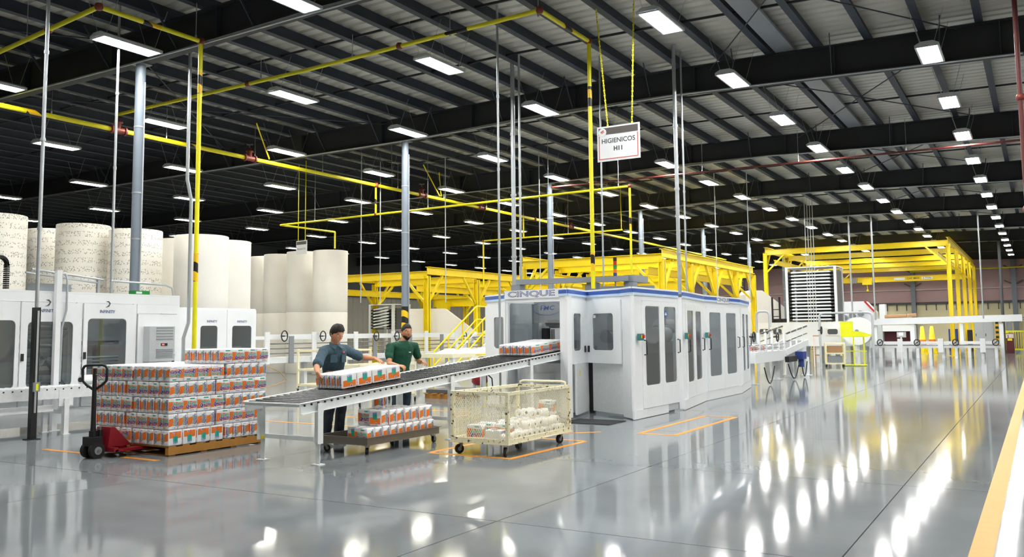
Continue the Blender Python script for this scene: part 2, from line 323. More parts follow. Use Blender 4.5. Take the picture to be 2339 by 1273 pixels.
m = MB(); m.box(XL, XR, YF - 0.2, YF - 0.121, 3.5, 3.68); m.build('ledge', 'grey_dark', wb)
m = MB(); m.box(-0.03, 0.03, -0.12, 0, -0.55, 0); hk = m.mesh('bracket', 'grey_dark')
x = -20.0
while x < 4: put('bracket', hk, wb, (x, YF - 0.001, 3.55)); x += 0.75
m = MB(); m.cyl((XL, YF - 0.3, 4.7), (XR, YF - 0.3, 4.7), 0.03, 8); m.build('conduit', 'white_warm', wb)
for x in (-30, -23.2, -16.0, -8.9, -1.6, 5):
    m = MB(); m.box(x - 0.17, x + 0.17, YF - 0.5, YF - 0.21, 0, 7.4); c = m.build('wall_column', 'column_grey', wb)
    for z in (6.2, 5.0):
        m = MB()
        for s in (-1, 1): m.bar((x + s * 0.17, YF - 0.4, z), (x + s * 0.65, YF - 0.4, z + 0.25), 0.06, 0.1)
        m.build('bracket_arm', 'grey_dark', c)
    m = MB()
    for s in (-1, 1): m.bar((x + s * 0.17, YF - 0.4, 1.9), (x + s * 0.75, YF - 0.4, 2.3), 0.05, 0.05); m.bar((x + s * 0.17, YF - 0.4, 2.3), (x + s * 0.75, YF - 0.4, 2.3), 0.05, 0.05)
    m.build('bracket_arm', 'grey', c)
# ceiling deck: ribbed sheet, ribs run across the hall
m = MB(); pts = []; y = YN; per = 0.31
while y < YF:
    for t, o in ((0, 0), (0.62, 0), (0.72, 0.04), (0.9, 0.04)): pts.append((y + t * per, o))
    y += per
xsd = [-46, -15, -10.1, -7, 0, 12]; n = len(pts)
for a, b in zip(xsd, xsd[1:]):
    za, zb = blev(a, 2) + 0.27, blev(b, 2) + 0.27
    vs = [(a, p, za + o) for p, o in pts] + [(b, p, zb + o) for p, o in pts]
    m.add(vs, [(i, n + i, n + i + 1, i + 1) for i in range(n - 1)])
ceil = struct(m.build('ceiling', 'deck'))
x = -44.6
while x < 10:
    z = blev(x, 2)
    m = MB(); m.box(x - 0.035, x + 0.035, YN + 0.1, YF - 0.21, z + 0.005, z + 0.255); m.box(x + 0.036, x + 0.11, YN + 0.1, YF - 0.21, z + 0.005, z + 0.022)
    m.build('purlin', 'purlin', ceil); x += 1.02
m = MB(); z = blev(-4.4, 2); m.box(-4.62, -4.22, 3, YF - 0.22, z + 0.01, z + 0.07); m.build('roof_channel', 'grey', ceil)
def beam(y, detail):
    m = MB()
    for a, b in zip(BX, BX[1:]):
        for (zb0, zt0, zb1, zt1, hw) in ((a[1], a[2], b[1], b[2], 0.012), (a[1], a[1] + 0.025, b[1], b[1] + 0.025, 0.13), (a[2] - 0.025, a[2], b[2] - 0.025, b[2], 0.13)):
            vs = [(X, y + s * hw, Z) for X, Z0, Z1 in ((a[0], zb0, zt0), (b[0], zb1, zt1)) for Z in (Z0, Z1) for s in (-1, 1)]
            m.add(vs, [(0, 1, 3, 2), (4, 6, 7, 5), (0, 4, 5, 1), (2, 3, 7, 6), (0, 2, 6, 4), (1, 5, 7, 3)])
    o = m.build('roof_beam', 'beam_dark', ceil)
    if detail:
        x = -30.0
        while x < 0:
            mm = MB(); mm.bar((x, y - 0.12, blev(x, 1) + 0.04), (x + 0.1, y - 0.75, blev(x, 2) + 0.05), 0.02, 0.045); mm.build('flange_brace', 'purlin', o); x += 2.04
        x = -27.9
        while x < 0:
            mm = MB(); mm.box(x - 0.008, x + 0.008, y - 0.125, y - 0.014, blev(x, 1) + 0.03, blev(x, 2) - 0.03); mm.build('stiffener', 'purlin', o); x += 3.06
        mm = MB(); mm.cyl((-30, y - 0.16, 6.83), (-15, y - 0.16, 6.86), 0.02, 6); mm.cyl((-15, y - 0.16, 6.86), (-7, y - 0.16, 6.97), 0.02, 6); mm.cyl((-7, y - 0.16, 6.97), (0, y - 0.16, 6.74), 0.02, 6); mm.build('conduit', 'galv', o)
for i, y in enumerate(BEAMS): beam(y, i < 6)
for i in range(9):
    for k in (2.8, 5.6):
        y = BEAMS[0] - 8.4 + 8.4 * i + k
        m = MB()
        for a, b in zip(BX, BX[1:]): m.bar((a[0], y, a[2] + 0.09), (b[0], y, b[2] + 0.09), 0.03, 0.045)
        m.build('strut', 'beam_dark', ceil)
for i in range(6):
    y0 = BEAMS[0] - 8.4 + 8.4 * i
    for x0, x1 in ((-1.1, -6.1), (-6.1, -1.1), (-15.5, -22), (-22, -15.5)):
        m = MB(); m.cyl((x0, y0 + 0.15, 7.42), (x1, y0 + 8.25, 7.42), 0.014, 6); m.build('brace_rod', 'purlin', ceil)
# columns
CN = ['nearest', 'second nearest', 'third', 'fourth', 'fifth', 'sixth', 'seventh', 'eighth']
CL = ['grey round steel column rising behind the white enclosure with two logo doors', 'grey steel column with hazard stripes at its base behind the workers',
      'grey steel column rising behind the open inlet of the blue-banded machine', 'grey steel column above the middle doors of the blue-banded machine',
      'slim grey column rising beyond the second doors of the blue-banded machine', 'slim grey column beside the left leg of the far right yellow gantry',
      'thin distant grey column in line behind the tall tray tower', 'farthest thin grey column of the row, by the end wall']
for i in range(8):
    y = BEAMS[i]; ztop = blev(-14.9, 1)
    t = thing('steel_column', CL[i], 'column', (-14.9, y, 0), group='columns along the production line')
    m = MB(); m.cyl((0, 0, 0.02), (0, 0, ztop), 0.095, 20); m.build('shaft', 'column_grey', t)
    m = MB(); m.box(-0.2, 0.2, -0.2, 0.2, 0, 0.02); m.build('base_plate', 'grey', t)
    m = MB(); m.box(-0.15, 0.15, -0.15, 0.15, ztop - 0.02, ztop - 0.001); m.build('cap_plate', 'grey', t)
    m = MB(); m.cyl((0, 0, 0.03), (0, 0, 2.28 if i == 1 else 1.6), 0.097, 20, caps=False); m.build('hazard_wrap', 'hazard', t)
    for z in (3.4, 4.3, 5.6):
        m = MB(); m.cyl((0, 0, z), (0, 0, z + 0.03), 0.1, 20); m.build('clamp', 'galv', t)
    m = MB(); m.cyl((0.12, 0.02, 0.3), (0.12, 0.02, 6.5), 0.014, 8); m.build('conduit', 'galv', t)
# ceiling lights
def light_meshes():
    L, W = 1.22, 0.42
    m = MB(); pr = [(-W / 2, 0), (-W / 2, 0.03), (-W / 4, 0.085), (W / 4, 0.085), (W / 2, 0.03), (W / 2, 0)]
    vs = [(x, y, z) for y in (-L / 2, L / 2) for x, z in pr]; n = len(pr)
    m.add(vs, [(i, i + 1, n + i + 1, n + i) for i in range(n - 1)] + [tuple(range(n)), tuple(reversed(range(n, 2 * n)))])
    rim = 0.035
    for a in ((-W / 2, -W / 2 + rim, -L / 2, L / 2), (W / 2 - rim, W / 2, -L / 2, L / 2), (-W / 2 + rim, W / 2 - rim, -L / 2, -L / 2 + rim), (-W / 2 + rim, W / 2 - rim, L / 2 - rim, L / 2)): m.box(*a, -0.02, 0.003)
    hou = m.mesh('housing', 'grey_light')
    d = MB(); d.box(-W / 2 + rim, W / 2 - rim, -L / 2 + rim, L / 2 - rim, -0.008, 0.002)
    wire = MB()
    wire.bar((-0.12, 0, 0.08), (-0.3, -0.12, 0.78), 0.007, 0.007); wire.bar((0.12, 0, 0.08), (0.3, 0.12, 0.78), 0.007, 0.007)
    return hou, d.mesh('diffuser', 'lamp_white'), d.mesh('diffuser', 'lamp_warm'), wire.mesh('hanger_wire', 'galv')
HOU, DW, DWA, WIRE = light_meshes()
ROWS = [(-1.53, 6.8, 0), (-5.36, 6.9, 0), (-10.08, 6.92, 0), (-14.13, 6.88, 0), (-18.6, 6.86, 1), (-23.15, 6.84, 1), (-28.08, 6.84, 1), (-33.4, 6.84, 1), (-39.2, 6.84, 1), (3.2, 6.75, 0)]
RN = ['rightmost row', 'second row from the right', 'third row from the right', 'fourth row from the right', 'fifth row from the right', 'sixth row from the right', 'seventh row from the right', 'eighth row from the right', 'leftmost far row',
      'row overhead to the right of the picture', 'outer row to the right of the picture']
FIRST = [2, 1, 1, 0, 0, 1, 1, 2, 3, 0, 0]
for r, (x, z, warm) in enumerate(ROWS):
    for k in range(-2, 16):
        y = 9.85 + 4.2 * k
        if r >= 9 and k > 6: continue
        if r < 9 and k < FIRST[r] and (k < -1 or r > 4): continue
        kk = k - FIRST[r] + 1
        lab = ('%s ceiling light, %s from the front in the %s' % ('warm' if warm else 'white', ORD[kk], RN[r])) if kk > 0 and r < 9 else 'ceiling light number %s of the %s' % (ORD[k + 3], RN[r])
        t = thing('ceiling_light', lab, 'ceiling light', (x, y, z), group='high bay ceiling lights')
        put('housing', HOU, t); put('diffuser', DWA if warm else DW, t)
        put('hanger_wire', WIRE, t, (0, -0.5, 0)); put('hanger_wire', WIRE, t, (0, 0.5, 0))
# ================================================================== printed toilet roll packs
PWX, PDY, PH = 0.222, 0.148, 0.200      # width of the printed front, depth, height
def lobe(x, half, n, amp):              # outward bulge of rolls under the film
    return amp * abs(math.sin(PI * n * (x + half) / (2 * half))) ** 0.6
def pack_mesh():
    m = MB(); out = []; hw, hd = PWX / 2 - 0.002, PDY / 2 - 0.002; amp = 0.011
    NX, NY = 12, 6
    for i in range(NX): x = -hw + 2 * hw * i / NX; out.append((x, -hd + amp - lobe(x, hw, 2, amp)))
    for i in range(NY): y = -hd + 2 * hd * i / NY; out.append((hw - amp + lobe(y, hd, 1, amp), y))
    for i in range(NX): x = hw - 2 * hw * i / NX; out.append((x, hd - amp + lobe(x, hw, 2, amp)))
    for i in range(NY): y = hd - 2 * hd * i / NY; out.append((-hw + amp - lobe(y, hd, 1, amp), y))
    n = len(out); rings = [(0.90, 0.0), (0.985, 0.006), (1.0, 0.02), (1.0, PH - 0.02), (0.985, PH - 0.006), (0.90, PH - 0.001)]
    vs = [(x * s, y * s, z) for s, z in rings for x, y in out]
    m.add(vs, [(k * n + i, k * n + (i + 1) % n, (k + 1) * n + (i + 1) % n, (k + 1) * n + i) for k in range(len(rings) - 1) for i in range(n)], True)
    m.add(vs[-n:], [tuple(range(n))]); m.add(vs[:n], [tuple(reversed(range(n)))])
    e = 0.0022
    def fx(face, lift):
        if face == 0: return lambda c: Vector((c.x, -hd + amp - lobe(c.x, hw, 2, amp) - e * lift, c.y))
        if face == 1: return lambda c: Vector((-c.x, hd - amp + lobe(c.x, hw, 2, amp) + e * lift, c.y))
        if face == 2: return lambda c: Vector((hw - amp + lobe(c.x, hd, 1, amp) + e * lift, c.x, c.y))
        return lambda c: Vector((-hw + amp - lobe(c.x, hd, 1, amp) - e * lift, -c.x, c.y))
    def patch(face, mi, lo, hi, x0, x1, lift, k=8):
        f = fx(face, lift); m.cur = mi; vs = []
        for i in range(k + 1):
            t = i / k; x = x0 + (x1 - x0) * t; vs += [f(Vector((x, lo(t), 0))), f(Vector((x, hi(t), 0)))]
        m.add(vs, [(2 * i, 2 * i + 2, 2 * i + 3, 2 * i + 1) for i in range(k)]); m.cur = 0
    # front
    patch(0, 1, lambda t: 0.040 + 0.010 * t, lambda t: 0.150 + 0.006 * math.sin(5 * t + 1), -0.107, 0.107, 1)
    patch(0, 2, lambda t: 0.168, lambda t: 0.184, 0.0, 0.07, 1, 4)
    off = Matrix.Translation((0.012, 0, 0))
    def tx(face, dx, dz, sc, lift, vert=False):
        g = fx(face, lift)
        return (lambda c: g(Vector((dx - c.y * sc, dz + c.x * sc, 0)))) if vert else (lambda c: g(Vector((dx + c.x * sc, dz + c.y * sc, 0))))
    for txt, dz, mi, sz, dx in (('F', 0.119, 2, 0.066, -0.030), ('OCUS', 0.115, 2, 0.050, 0.040), ('Q', 0.076, 3, 0.074, -0.044), ('UALITY', 0.075, 3, 0.046, 0.034)):
        add_text(m, txt, sz, 0, None, 0.0055, 0.0, 1, tx(0, dx, dz, 1, 2))
    for txt, dz, mi, sz, dx in (('F', 0.119, 2, 0.066, -0.030), ('OCUS', 0.115, 2, 0.050, 0.040), ('Q', 0.076, 3, 0.074, -0.044), ('UALITY', 0.075, 3, 0.046, 0.034)):
        add_text(m, txt, sz, mi, None, 0.0022, 0.0, 1, tx(0, dx, dz, 1, 3))
    patch(0, 3, lambda t: 0.022, lambda t: 0.028, 0.0, 0.06, 1, 2)
    # back: orange panel with a teal tag
    patch(1, 1, lambda t: 0.022, lambda t: 0.105 + 0.004 * math.sin(6 * t), -0.088, 0.088, 1)
    patch(1, 2, lambda t: 0.080, lambda t: 0.150, -0.034, 0.034, 2, 4); patch(1, 4, lambda t: 0.1501, lambda t: 0.178 + 0.006 * math.sin(PI * t), -0.034, 0.034, 2, 4); add_text(m, 'QUALITY', 0.017, 3, None, 0.001, 0, 1, tx(1, 0, 0.158, 1, 3))
    patch(1, 0, lambda t: 0.018, lambda t: 0.045, 0.01, 0.04, 2, 2); patch(1, 3, lambda t: 0.022, lambda t: 0.040, 0.017, 0.033, 3, 2)
    # narrow sides: slanted orange panel with upright lettering
    for f in (2, 3):
        patch(f, 1, lambda t: 0.035 + 0.040 * t, lambda t: 0.135 + 0.022 * t, -0.062, 0.062, 1, 6)
        add_text(m, 'FOCUS', 0.036, 0, None, 0.004, 0, 1, tx(f, 0.016, 0.108, 1, 2, True)); add_text(m, 'QUALITY', 0.034, 0, None, 0.004, 0, 1, tx(f, 0.044, 0.110, 1, 2, True))
        add_text(m, 'FOCUS', 0.036, 2, None, 0.0018, 0, 1, tx(f, 0.016, 0.108, 1, 3, True)); add_text(m, 'QUALITY', 0.034, 3, None, 0.0018, 0, 1, tx(f, 0.044, 0.110, 1, 3, True))
        patch(f, 3, lambda t: 0.018, lambda t: 0.023, 0.01, 0.04, 1, 2)
    return m.mesh('roll_pack', ['pack_white', 'orange', 'teal', 'purple', 'blue_light'])
PACK = pack_mesh()
NF, NS = 4, 5
BL, BW = NF * PWX, NS * PDY             # bundle 0.888 x 0.74
def film_mesh():
    m = MB(); x, y, r = BL / 2 + 0.006, BW / 2 + 0.006, 0.03; out = []
    for cx, cy, a0 in ((x - r, -y + r, -90), (x - r, y - r, 0), (-x + r, y - r, 90), (-x + r, -y + r, 180)):
        for k in range(4): a = R(a0 + 30 * k); out.append((cx + r * math.cos(a), cy + r * math.sin(a)))
    n = len(out); rings = [(0.97, 0.001), (1, 0.012), (1, PH - 0.01), (0.975, PH + 0.003)]
    vs = [(a * s, b * s, z) for s, z in rings for a, b in out]
    m.add(vs, [(k * n + i, k * n + (i + 1) % n, (k + 1) * n + (i + 1) % n, (k + 1) * n + i) for k in range(3) for i in range(n)], True); m.add(vs[-n:], [tuple(range(n))])
    return m.mesh('plastic_film', 'film')
FILM = film_mesh()
def bundle(label, loc, rz, flip=False, full=False, scale=None, rot=None, group=None):
    t = thing('roll_bundle', label, 'toilet rolls', loc, rz, group)
    if rot: t.rotation_euler = rot
    if scale: t.scale = scale
    for i in range(NF):
        for j in range(NS):
            edge = i in (0, NF - 1) or j in (0, NS - 1)
            if not (edge or full): continue
            # packs on the rear half show their backs outward
            rr = 0.0
            o = put('roll_pack', PACK, t, ((i - (NF - 1) / 2) * PWX, (j - (NS - 1) / 2) * PDY, 0), (0, 0, rr))
            if flip: o.rotation_euler = (0, PI, 0); o.location.z = PH
    put('plastic_film', FILM, t)
    return t
# ------------------------------------------------------------------ wooden pallet and its load
PX0, PX1, PY0, PY1 = -11.30, -9.67, 7.50, 9.13
t = thing('wooden_pallet', 'brown wooden pallet under the wrapped toilet roll stack', 'pallet', ((PX0 + PX1) / 2, (PY0 + PY1) / 2, 0))
hx, hy = (PX1 - PX0) / 2, (PY1 - PY0) / 2
for s in (-1, 0, 1):
    m = MB(); m.box(s * (hx - 0.03) - 0.03, s * (hx - 0.03) + 0.03, -hy, hy, 0.018, 0.112); m.build('stringer', 'wood', t)
for k in range(8):
    y = -hy + 0.06 + k * (2 * hy - 0.12) / 7; m = MB(); m.box(-hx, hx, y - 0.055, y + 0.055, 0.1121, 0.13); m.build('deck_board', 'wood', t)
for k in range(4):
    y = -hy + 0.06 + k * (2 * hy - 0.12) / 3; m = MB(); m.box(-hx, hx, y - 0.05, y + 0.05, 0.0, 0.0179); m.build('bottom_board', 'wood_dark', t)
POS = ['front right', 'rear right', 'front left']
cx, cy = (PX0 + PX1) / 2, (PY0 + PY1) / 2; g = (BL + BW) / 2 + 0.014
z0 = 0.132; LH = PH + 0.005
#      pinwheel: two turn-abouts; r = which long or short side looks right (+X)
for L in range(5):
    a = L in (1, 3)
    for k, (sx, sy) in enumerate(((1, -1), (1, 1), (-1, -1))):
        longY = (sy > 0) if a else (sy < 0)          # long side runs along the right face
        if sx < 0: longY = not longY
        ex, ey = (BW, BL) if longY else (BL, BW)
        X = cx + sx * (g - ex / 2); Y = cy + sy * (g - ey / 2)
        rz = (PI / 2 if longY else 0.0)
        if longY and (L, k) in ((0, 0), (1, 9)): rz += PI
        if not longY and (L, k) in ((1, 2),): rz += PI
        bundle('wrapped toilet roll bundle at %s of the pallet, %s layer from the floor' % (POS[k], ORD[L + 1]), (X, Y, z0 + L * LH), rz + random.uniform(-0.012, 0.012), flip=(L == 0) or (L == 4 and k == 0), full=(L == 4), group='bundles stacked on the pallet')
ex, ey = BL, BW
bundle('wrapped toilet roll bundle at rear left of the pallet, fifth layer', (cx - g + BW / 2, cy + g - BL / 2, z0 + 4 * LH), PI / 2, full=True, group='bundles stacked on the pallet')
bundle('single wrapped toilet roll bundle lying on top of the pallet stack', (cx + g - BW / 2 + 0.01, cy + g - BL / 2 + 0.02, z0 + 5 * LH), PI / 2, full=True, group='bundles stacked on the pallet')
# ------------------------------------------------------------------ pallet jack
t = thing('pallet_jack', 'red hand pallet jack with black handle parked under the wrapped pallet', 'pallet jack', (-10.46, 6.99, 0))
m = MB(); m.tube([(0, -0.02, 0.34), (0, -0.02, 0.42), (0, -0.02, 0.98), (0, -0.02, 1.14)], [0.034, 0.03, 0.025, 0.022], 12); sh = m.build('handle_shaft', 'black', t)
lp = [(0.0, 0.86), (0.10, 0.93), (0.145, 0.98), (0.15, 1.13), (0.13, 1.165), (0.09, 1.18), (-0.09, 1.18), (-0.13, 1.165), (-0.15, 1.13), (-0.145, 0.98), (-0.10, 0.93), (0.0, 0.86)]
m = MB(); ca, sa = math.cos(R(38)), math.sin(R(38))
m.tube([(x * ca, -0.02 + x * sa, z) for x, z in lp], 0.017, 10); m.build('handle_loop', 'black', t)
m = MB(); m.tube([(0.02, -0.02, 1.06), (0.05, 0.0, 1.05), (0.085, 0.03, 1.01), (0.10, 0.045, 0.97)], 0.006, 6); m.build('release_lever', 'steel', sh)
m = MB(); m.cyl((0, -0.02, 0.12), (0, -0.02, 0.345), 0.05, 14); m.box(-0.11, 0.11, -0.09, 0.05, 0.155, 0.27); m.cyl((0.0, 0.075, 0.2), (0, 0.075, 0.35), 0.032, 12); pb = m.build('pump_body', 'black', t)
m = MB(); m.cyl((0.0, 0.075, 0.3501), (0, 0.075, 0.39), 0.02, 10); m.build('piston', 'steel', pb)
m = MB(); m.cyl((-0.14, -0.02, 0.1), (0.14, -0.02, 0.1), 0.02, 10); m.build('axle', 'steel', t)
for s in (-1, 1):
    m = MB(); m.cyl((s * 0.055, -0.02, 0.1), (s * 0.115, -0.02, 0.1), 0.0995, 20); wl_ = m.build('steer_wheel', 'rubber', t)
    m = MB(); m.cyl((s * 0.1152, -0.02, 0.1), (s * 0.125, -0.02, 0.1), 0.05, 16); m.build('hub', 'grey', wl_)
m = MB(); m.box(-0.27, 0.27, 0.10, 0.16, 0.075, 0.13); m.prism([(0.10, 0.13), (0.44, 0.13), (0.19, 0.38), (0.13, 0.38)], -0.14, 0.14, Matrix(((0, 0, 1, 0), (1, 0, 0, 0), (0, 1, 0, 0), (0, 0, 0, 1)))); fr = m.build('fork_frame', 'jack_red', t)
nv = Vector((0, 0.25, 0.25)).normalized(); c = Vector((0.0, 0.325, 0.255)) + nv * 0.004
m = MB(); T = Matrix.Translation(c) @ Matrix.Rotation(R(-45), 4, 'X'); m.box(-0.05, 0.05, -0.07, 0.07, 0, 0.002, T); m.build('sticker', 'white', fr)
for s in (-1, 1):
    m = MB(); m.prism([(0.12, 0.10), (0.5, 0.105), (1.35, 0.105), (1.42, 0.09), (1.35, 0.055), (0.12, 0.075)], s * 0.19 - 0.08, s * 0.19 + 0.08, Matrix(((0, 0, 1, 0), (1, 0, 0, 0), (0, 1, 0, 0), (0, 0, 0, 1)))); m.build('fork', 'jack_red', t)
    m = MB(); m.cyl((s * 0.19 - 0.035, 1.25, 0.04), (s * 0.19 + 0.035, 1.25, 0.04), 0.04, 14); m.build('load_wheel', 'rubber', t)
# ------------------------------------------------------------------ inclined roller conveyor
CXR, CXL = -7.45, -8.37; CY0, CY1, CZ0, CZ1 = 7.58, 14.70, 0.745, 1.229
def cz(y): return CZ0 + (CZ1 - CZ0) * (y - CY0) / (CY1 - CY0)
slope = math.atan2(CZ1 - CZ0, CY1 - CY0)
t = thing('roller_conveyor', 'white inclined roller conveyor carrying packs out of the blue-banded machine', 'conveyor', (0, 0, 0))
for X, nm in ((CXR, 'near'), (CXL, 'far')):
    m = MB(); s = 1 if X == CXR else -1
    m.bar((X, CY0, CZ0 - 0.065), (X, CY1, CZ1 - 0.065), 0.006, 0.13); m.bar((X + s * 0.02, CY0, CZ0 - 0.002), (X + s * 0.02, CY1, CZ1 - 0.002), 0.045, 0.006); m.bar((X + s * 0.02, CY0, CZ0 - 0.128), (X + s * 0.02, CY1, CZ1 - 0.128), 0.045, 0.006)
    rl = m.build('side_rail', 'white_worn', t)
    if s == 1:
        bm_ = MB(); bm_.cyl((0, 0, 0), (0.014, 0, 0), 0.013, 6); bolt = bm_.mesh('bolt', 'black')
m = MB(); m.box(CXL + 0.004, CXR - 0.004, CY0 - 0.012, CY0 - 0.002, CZ0 - 0.045, CZ0 - 0.005); m.box(CXL, CXR, CY0 - 0.05, CY0 - 0.0125, CZ0 - 0.012, CZ0 - 0.004); m.build('end_plate', 'white_worn', t)
rm = MB(); rm.cyl((CXL + 0.015, 0, 0), (CXR - 0.015, 0, 0), 0.027, 12); RM = rm.mesh('roller', 'roller_dark')
y = CY0 + 0.06
while y < CY1 - 0.02:
    put('roller', RM, t, (0, y, cz(y) - 0.03)); put('bolt', bolt, t, (CXR + 0.0035, y, cz(y) - 0.035)); y += 0.115
for yl, zf in ((7.87, 0), (10.62, 0), (12.95, 0)):
    for X, s in ((CXR, 1), (CXL, -1)):
        m = MB(); zt = cz(yl) - 0.135
        m.box(X - 0.045, X + 0.045, yl - 0.004, yl + 0.004, 0.25, zt + 0.1); m.box(X + s * 0.046 - 0.004, X + s * 0.046 + 0.004, yl - 0.045, yl + 0.045, 0.25, zt + 0.1)
        m.box(X - 0.035, X + 0.035, yl + 0.005, yl + 0.012, 0.012, 0.35); m.box(X - 0.06, X + 0.07, yl - 0.05, yl + 0.06, 0.0, 0.012); m.build('leg', 'white_worn', t)
    m = MB(); m.bar((CXL + 0.05, yl, 0.3), (CXR - 0.05, yl, 0.3), 0.03, 0.05); m.build('cross_bar', 'white_worn', t)
    m = MB(); m.box(CXL - 0.02, CXL + 0.05, yl - 0.009, yl - 0.0045, 0.26, 0.30); m.build('warning_label', 'yellow', t)
# bundles riding on the conveyor
def ride(lab, x, y, rz, sc):
    b = bundle(lab, (x, y, cz(y) + 0.003), 0, full=True, group='bundles on the conveyor')
    b.rotation_euler = (Matrix.Rotation(slope, 3, 'X') @ Matrix.Rotation(rz, 3, 'Z')).to_euler(); b.scale = sc
ride('wrapped toilet roll bundle gripped by the worker in the blue-grey shirt', -8.10, 9.38, -PI / 2, (1.40, 0.62, 0.95))
ride('wrapped toilet roll bundle leaving the machine inlet at the conveyor top', -7.93, 13.93, PI / 2, (1.42, 0.92, 0.95))
# ------------------------------------------------------------------ steel dolly with loose packs
DX0, DX1, DY0, DY1 = -8.27, -7.42, 8.74, 10.30
t = thing('steel_dolly', 'low brushed steel tray dolly on casters under the conveyor', 'dolly', ((DX0 + DX1) / 2, (DY0 + DY1) / 2, 0))
hx, hy = (DX1 - DX0) / 2, (DY1 - DY0) / 2
m = MB(); m.box(-hx, hx, -hy, hy, 0.125, 0.135)
for a in ((-hx, hx, -hy, -hy + 0.01), (-hx, hx, hy - 0.01, hy), (-hx, -hx + 0.01, -hy + 0.01, hy - 0.01), (hx - 0.01, hx, -hy + 0.01, hy - 0.01)): m.box(*a, 0.1351, 0.225)
m.build('tray', 'brushed', t)
m = MB()
for a in ((-hx - 0.025, hx + 0.025, -hy - 0.025, -hy - 0.001), (-hx - 0.025, hx + 0.025, hy + 0.001, hy + 0.025), (-hx - 0.025, -hx - 0.001, -hy, hy), (hx + 0.001, hx + 0.025, -hy, hy)): m.box(*a, 0.217, 0.2255)
m.build('rim', 'brushed', t)
def caster_mesh(r):
    f = MB(); f.box(-0.03, 0.03, -0.03, 0.03, 2 * r + 0.012, 2 * r + 0.02); f.bar((-0.022, 0, 2 * r + 0.012), (-0.022, 0.03, r), 0.004, 0.03, (0, 1, 0)); f.bar((0.022, 0, 2 * r + 0.012), (0.022, 0.03, r), 0.004, 0.03, (0, 1, 0))
    w_ = MB(); w_.cyl((-0.016, 0.03, r), (0.016, 0.03, r), r - 0.0005, 16)
    h_ = MB(); h_.cyl((-0.0185, 0.03, r), (0.0185, 0.03, r), r * 0.45, 12)
    return f.mesh('caster_fork', 'steel'), w_.mesh('wheel', 'rubber'), h_.mesh('hub', 'grey')
def caster(C, parent, x, y, rz, z=0):
    c = put('caster', C[0], parent, (x, y, z), (0, 0, rz)); w_ = put('wheel', C[1], c); put('hub', C[2], c)
CS, CBG = caster_mesh(0.045), caster_mesh(0.06)
for sx in (-1, 1):
    for sy in (-1, 1): caster(CS, t, sx * (hx - 0.06), sy * (hy - 0.07), random.uniform(-1, 1), 0.0)
def loose(lab, x, y, z, rz, rot=None):
    o = put('roll_pack', PACK, None, (x, y, z), rot or (0, 0, rz)); tag(o, lab, 'toilet rolls', 'loose packs on the dolly'); return o
for k in range(9): loose('toilet roll pack in the lower near row of the dolly, %s from the left' % ORD[k + 1], -7.56, 8.84 + k * 0.1635, 0.1365, PI if k else 0)
for k in range(8): loose('toilet roll pack in the lower far row of the dolly, %s from the left' % ORD[k + 1], -7.80, 8.98 + k * 0.159, 0.1365, 0 if k % 3 else PI)
for k in range(7): loose('toilet roll pack in the upper near row of the dolly, %s from the left' % ORD[k + 1], -7.57 + 0.01 * (k % 2), 9.14 + k * 0.1635, 0.338, PI)
for k in range(5): loose('toilet roll pack in the upper far row of the dolly, %s from the left' % ORD[k + 1], -7.81, 9.20 + k * 0.17, 0.338, 0)
loose('single toilet roll pack standing on top of the dolly pile', -7.72, 9.36, 0.540, PI / 2 + 0.5)
# ------------------------------------------------------------------ mesh cart with loose rolls
KX0, KX1, KY0, KY1, KZ0, KZ1 = -6.57, -5.74, 9.42, 11.08, 0.165, 0.80
t = thing('mesh_cart', 'cream expanded metal cart full of loose toilet rolls on casters', 'cart', (0, 0, 0))
for X in (KX0, KX1):
    for Y in (KY0, KY1): m = MB(); m.box(X - 0.022, X + 0.022, Y - 0.022, Y + 0.022, KZ0, KZ1); m.build('corner_post', 'cream_worn', t)
for z, h_ in ((KZ0 + 0.025, 0.05), (KZ1 - 0.02, 0.04)):
    for X in (KX0, KX1): m = MB(); m.box(X - 0.02, X + 0.02, KY0 + 0.0225, KY1 - 0.0225, z - h_ / 2, z + h_ / 2); m.build('rail', 'cream_worn', t)
    for Y in (KY0, KY1): m = MB(); m.box(KX0 + 0.0225, KX1 - 0.0225, Y - 0.02, Y + 0.02, z - h_ / 2, z + h_ / 2); m.build('rail', 'cream_worn', t)
m = MB(); m.box(KX0 - 0.03, KX1 + 0.03, KY0 - 0.03, KY1 + 0.03, KZ0 - 0.015, KZ0 - 0.0005); m.build('base', 'cream_worn', t)
m = MB(); m.tube([(KX0 + 0.05, KY1 - 0.01, KZ1), (KX0 + 0.05, KY1 - 0.01, KZ1 + 0.035), (KX0 + 0.1, KY1 - 0.02, KZ1 + 0.05), (KX1 - 0.1, KY1 - 0.02, KZ1 + 0.05), (KX1 - 0.05, KY1 - 0.01, KZ1 + 0.035), (KX1 - 0.05, KY1 - 0.01, KZ1)], 0.016, 8); m.build('push_handle', 'cream', t)
def lattice(W, H, pw, ph):
    """expanded metal: crossing diagonal strands"""
    m = MB(); wd, th = 0.0032, 0.0025
    nx = int(W / pw) + int(H / ph) + 1
    for sgn in (1, -1):
        for i in range(-int(H / ph) - 1, nx):
            # line u = i*pw + sgn*v*(pw/ph)
            a0 = i * pw; k = sgn * pw / ph
            if sgn < 0: a0 += 0
            v0, v1 = 0.0, H; u0, u1 = a0 + k * v0, a0 + k * v1
            lo, hi = (u0, u1) if u0 < u1 else (u1, u0)
            if hi <= 0 or lo >= W: continue
            def clip(u): return (u - a0) / k
            vs = sorted([max(0, min(H, clip(0))), max(0, min(H, clip(W)))]);
            if vs[1] - vs[0] < 1e-3: continue
            m.bar((a0 + k * vs[0], 0, vs[0]), (a0 + k * vs[1], 0, vs[1]), wd, th, (0, 1, 0))
    return m
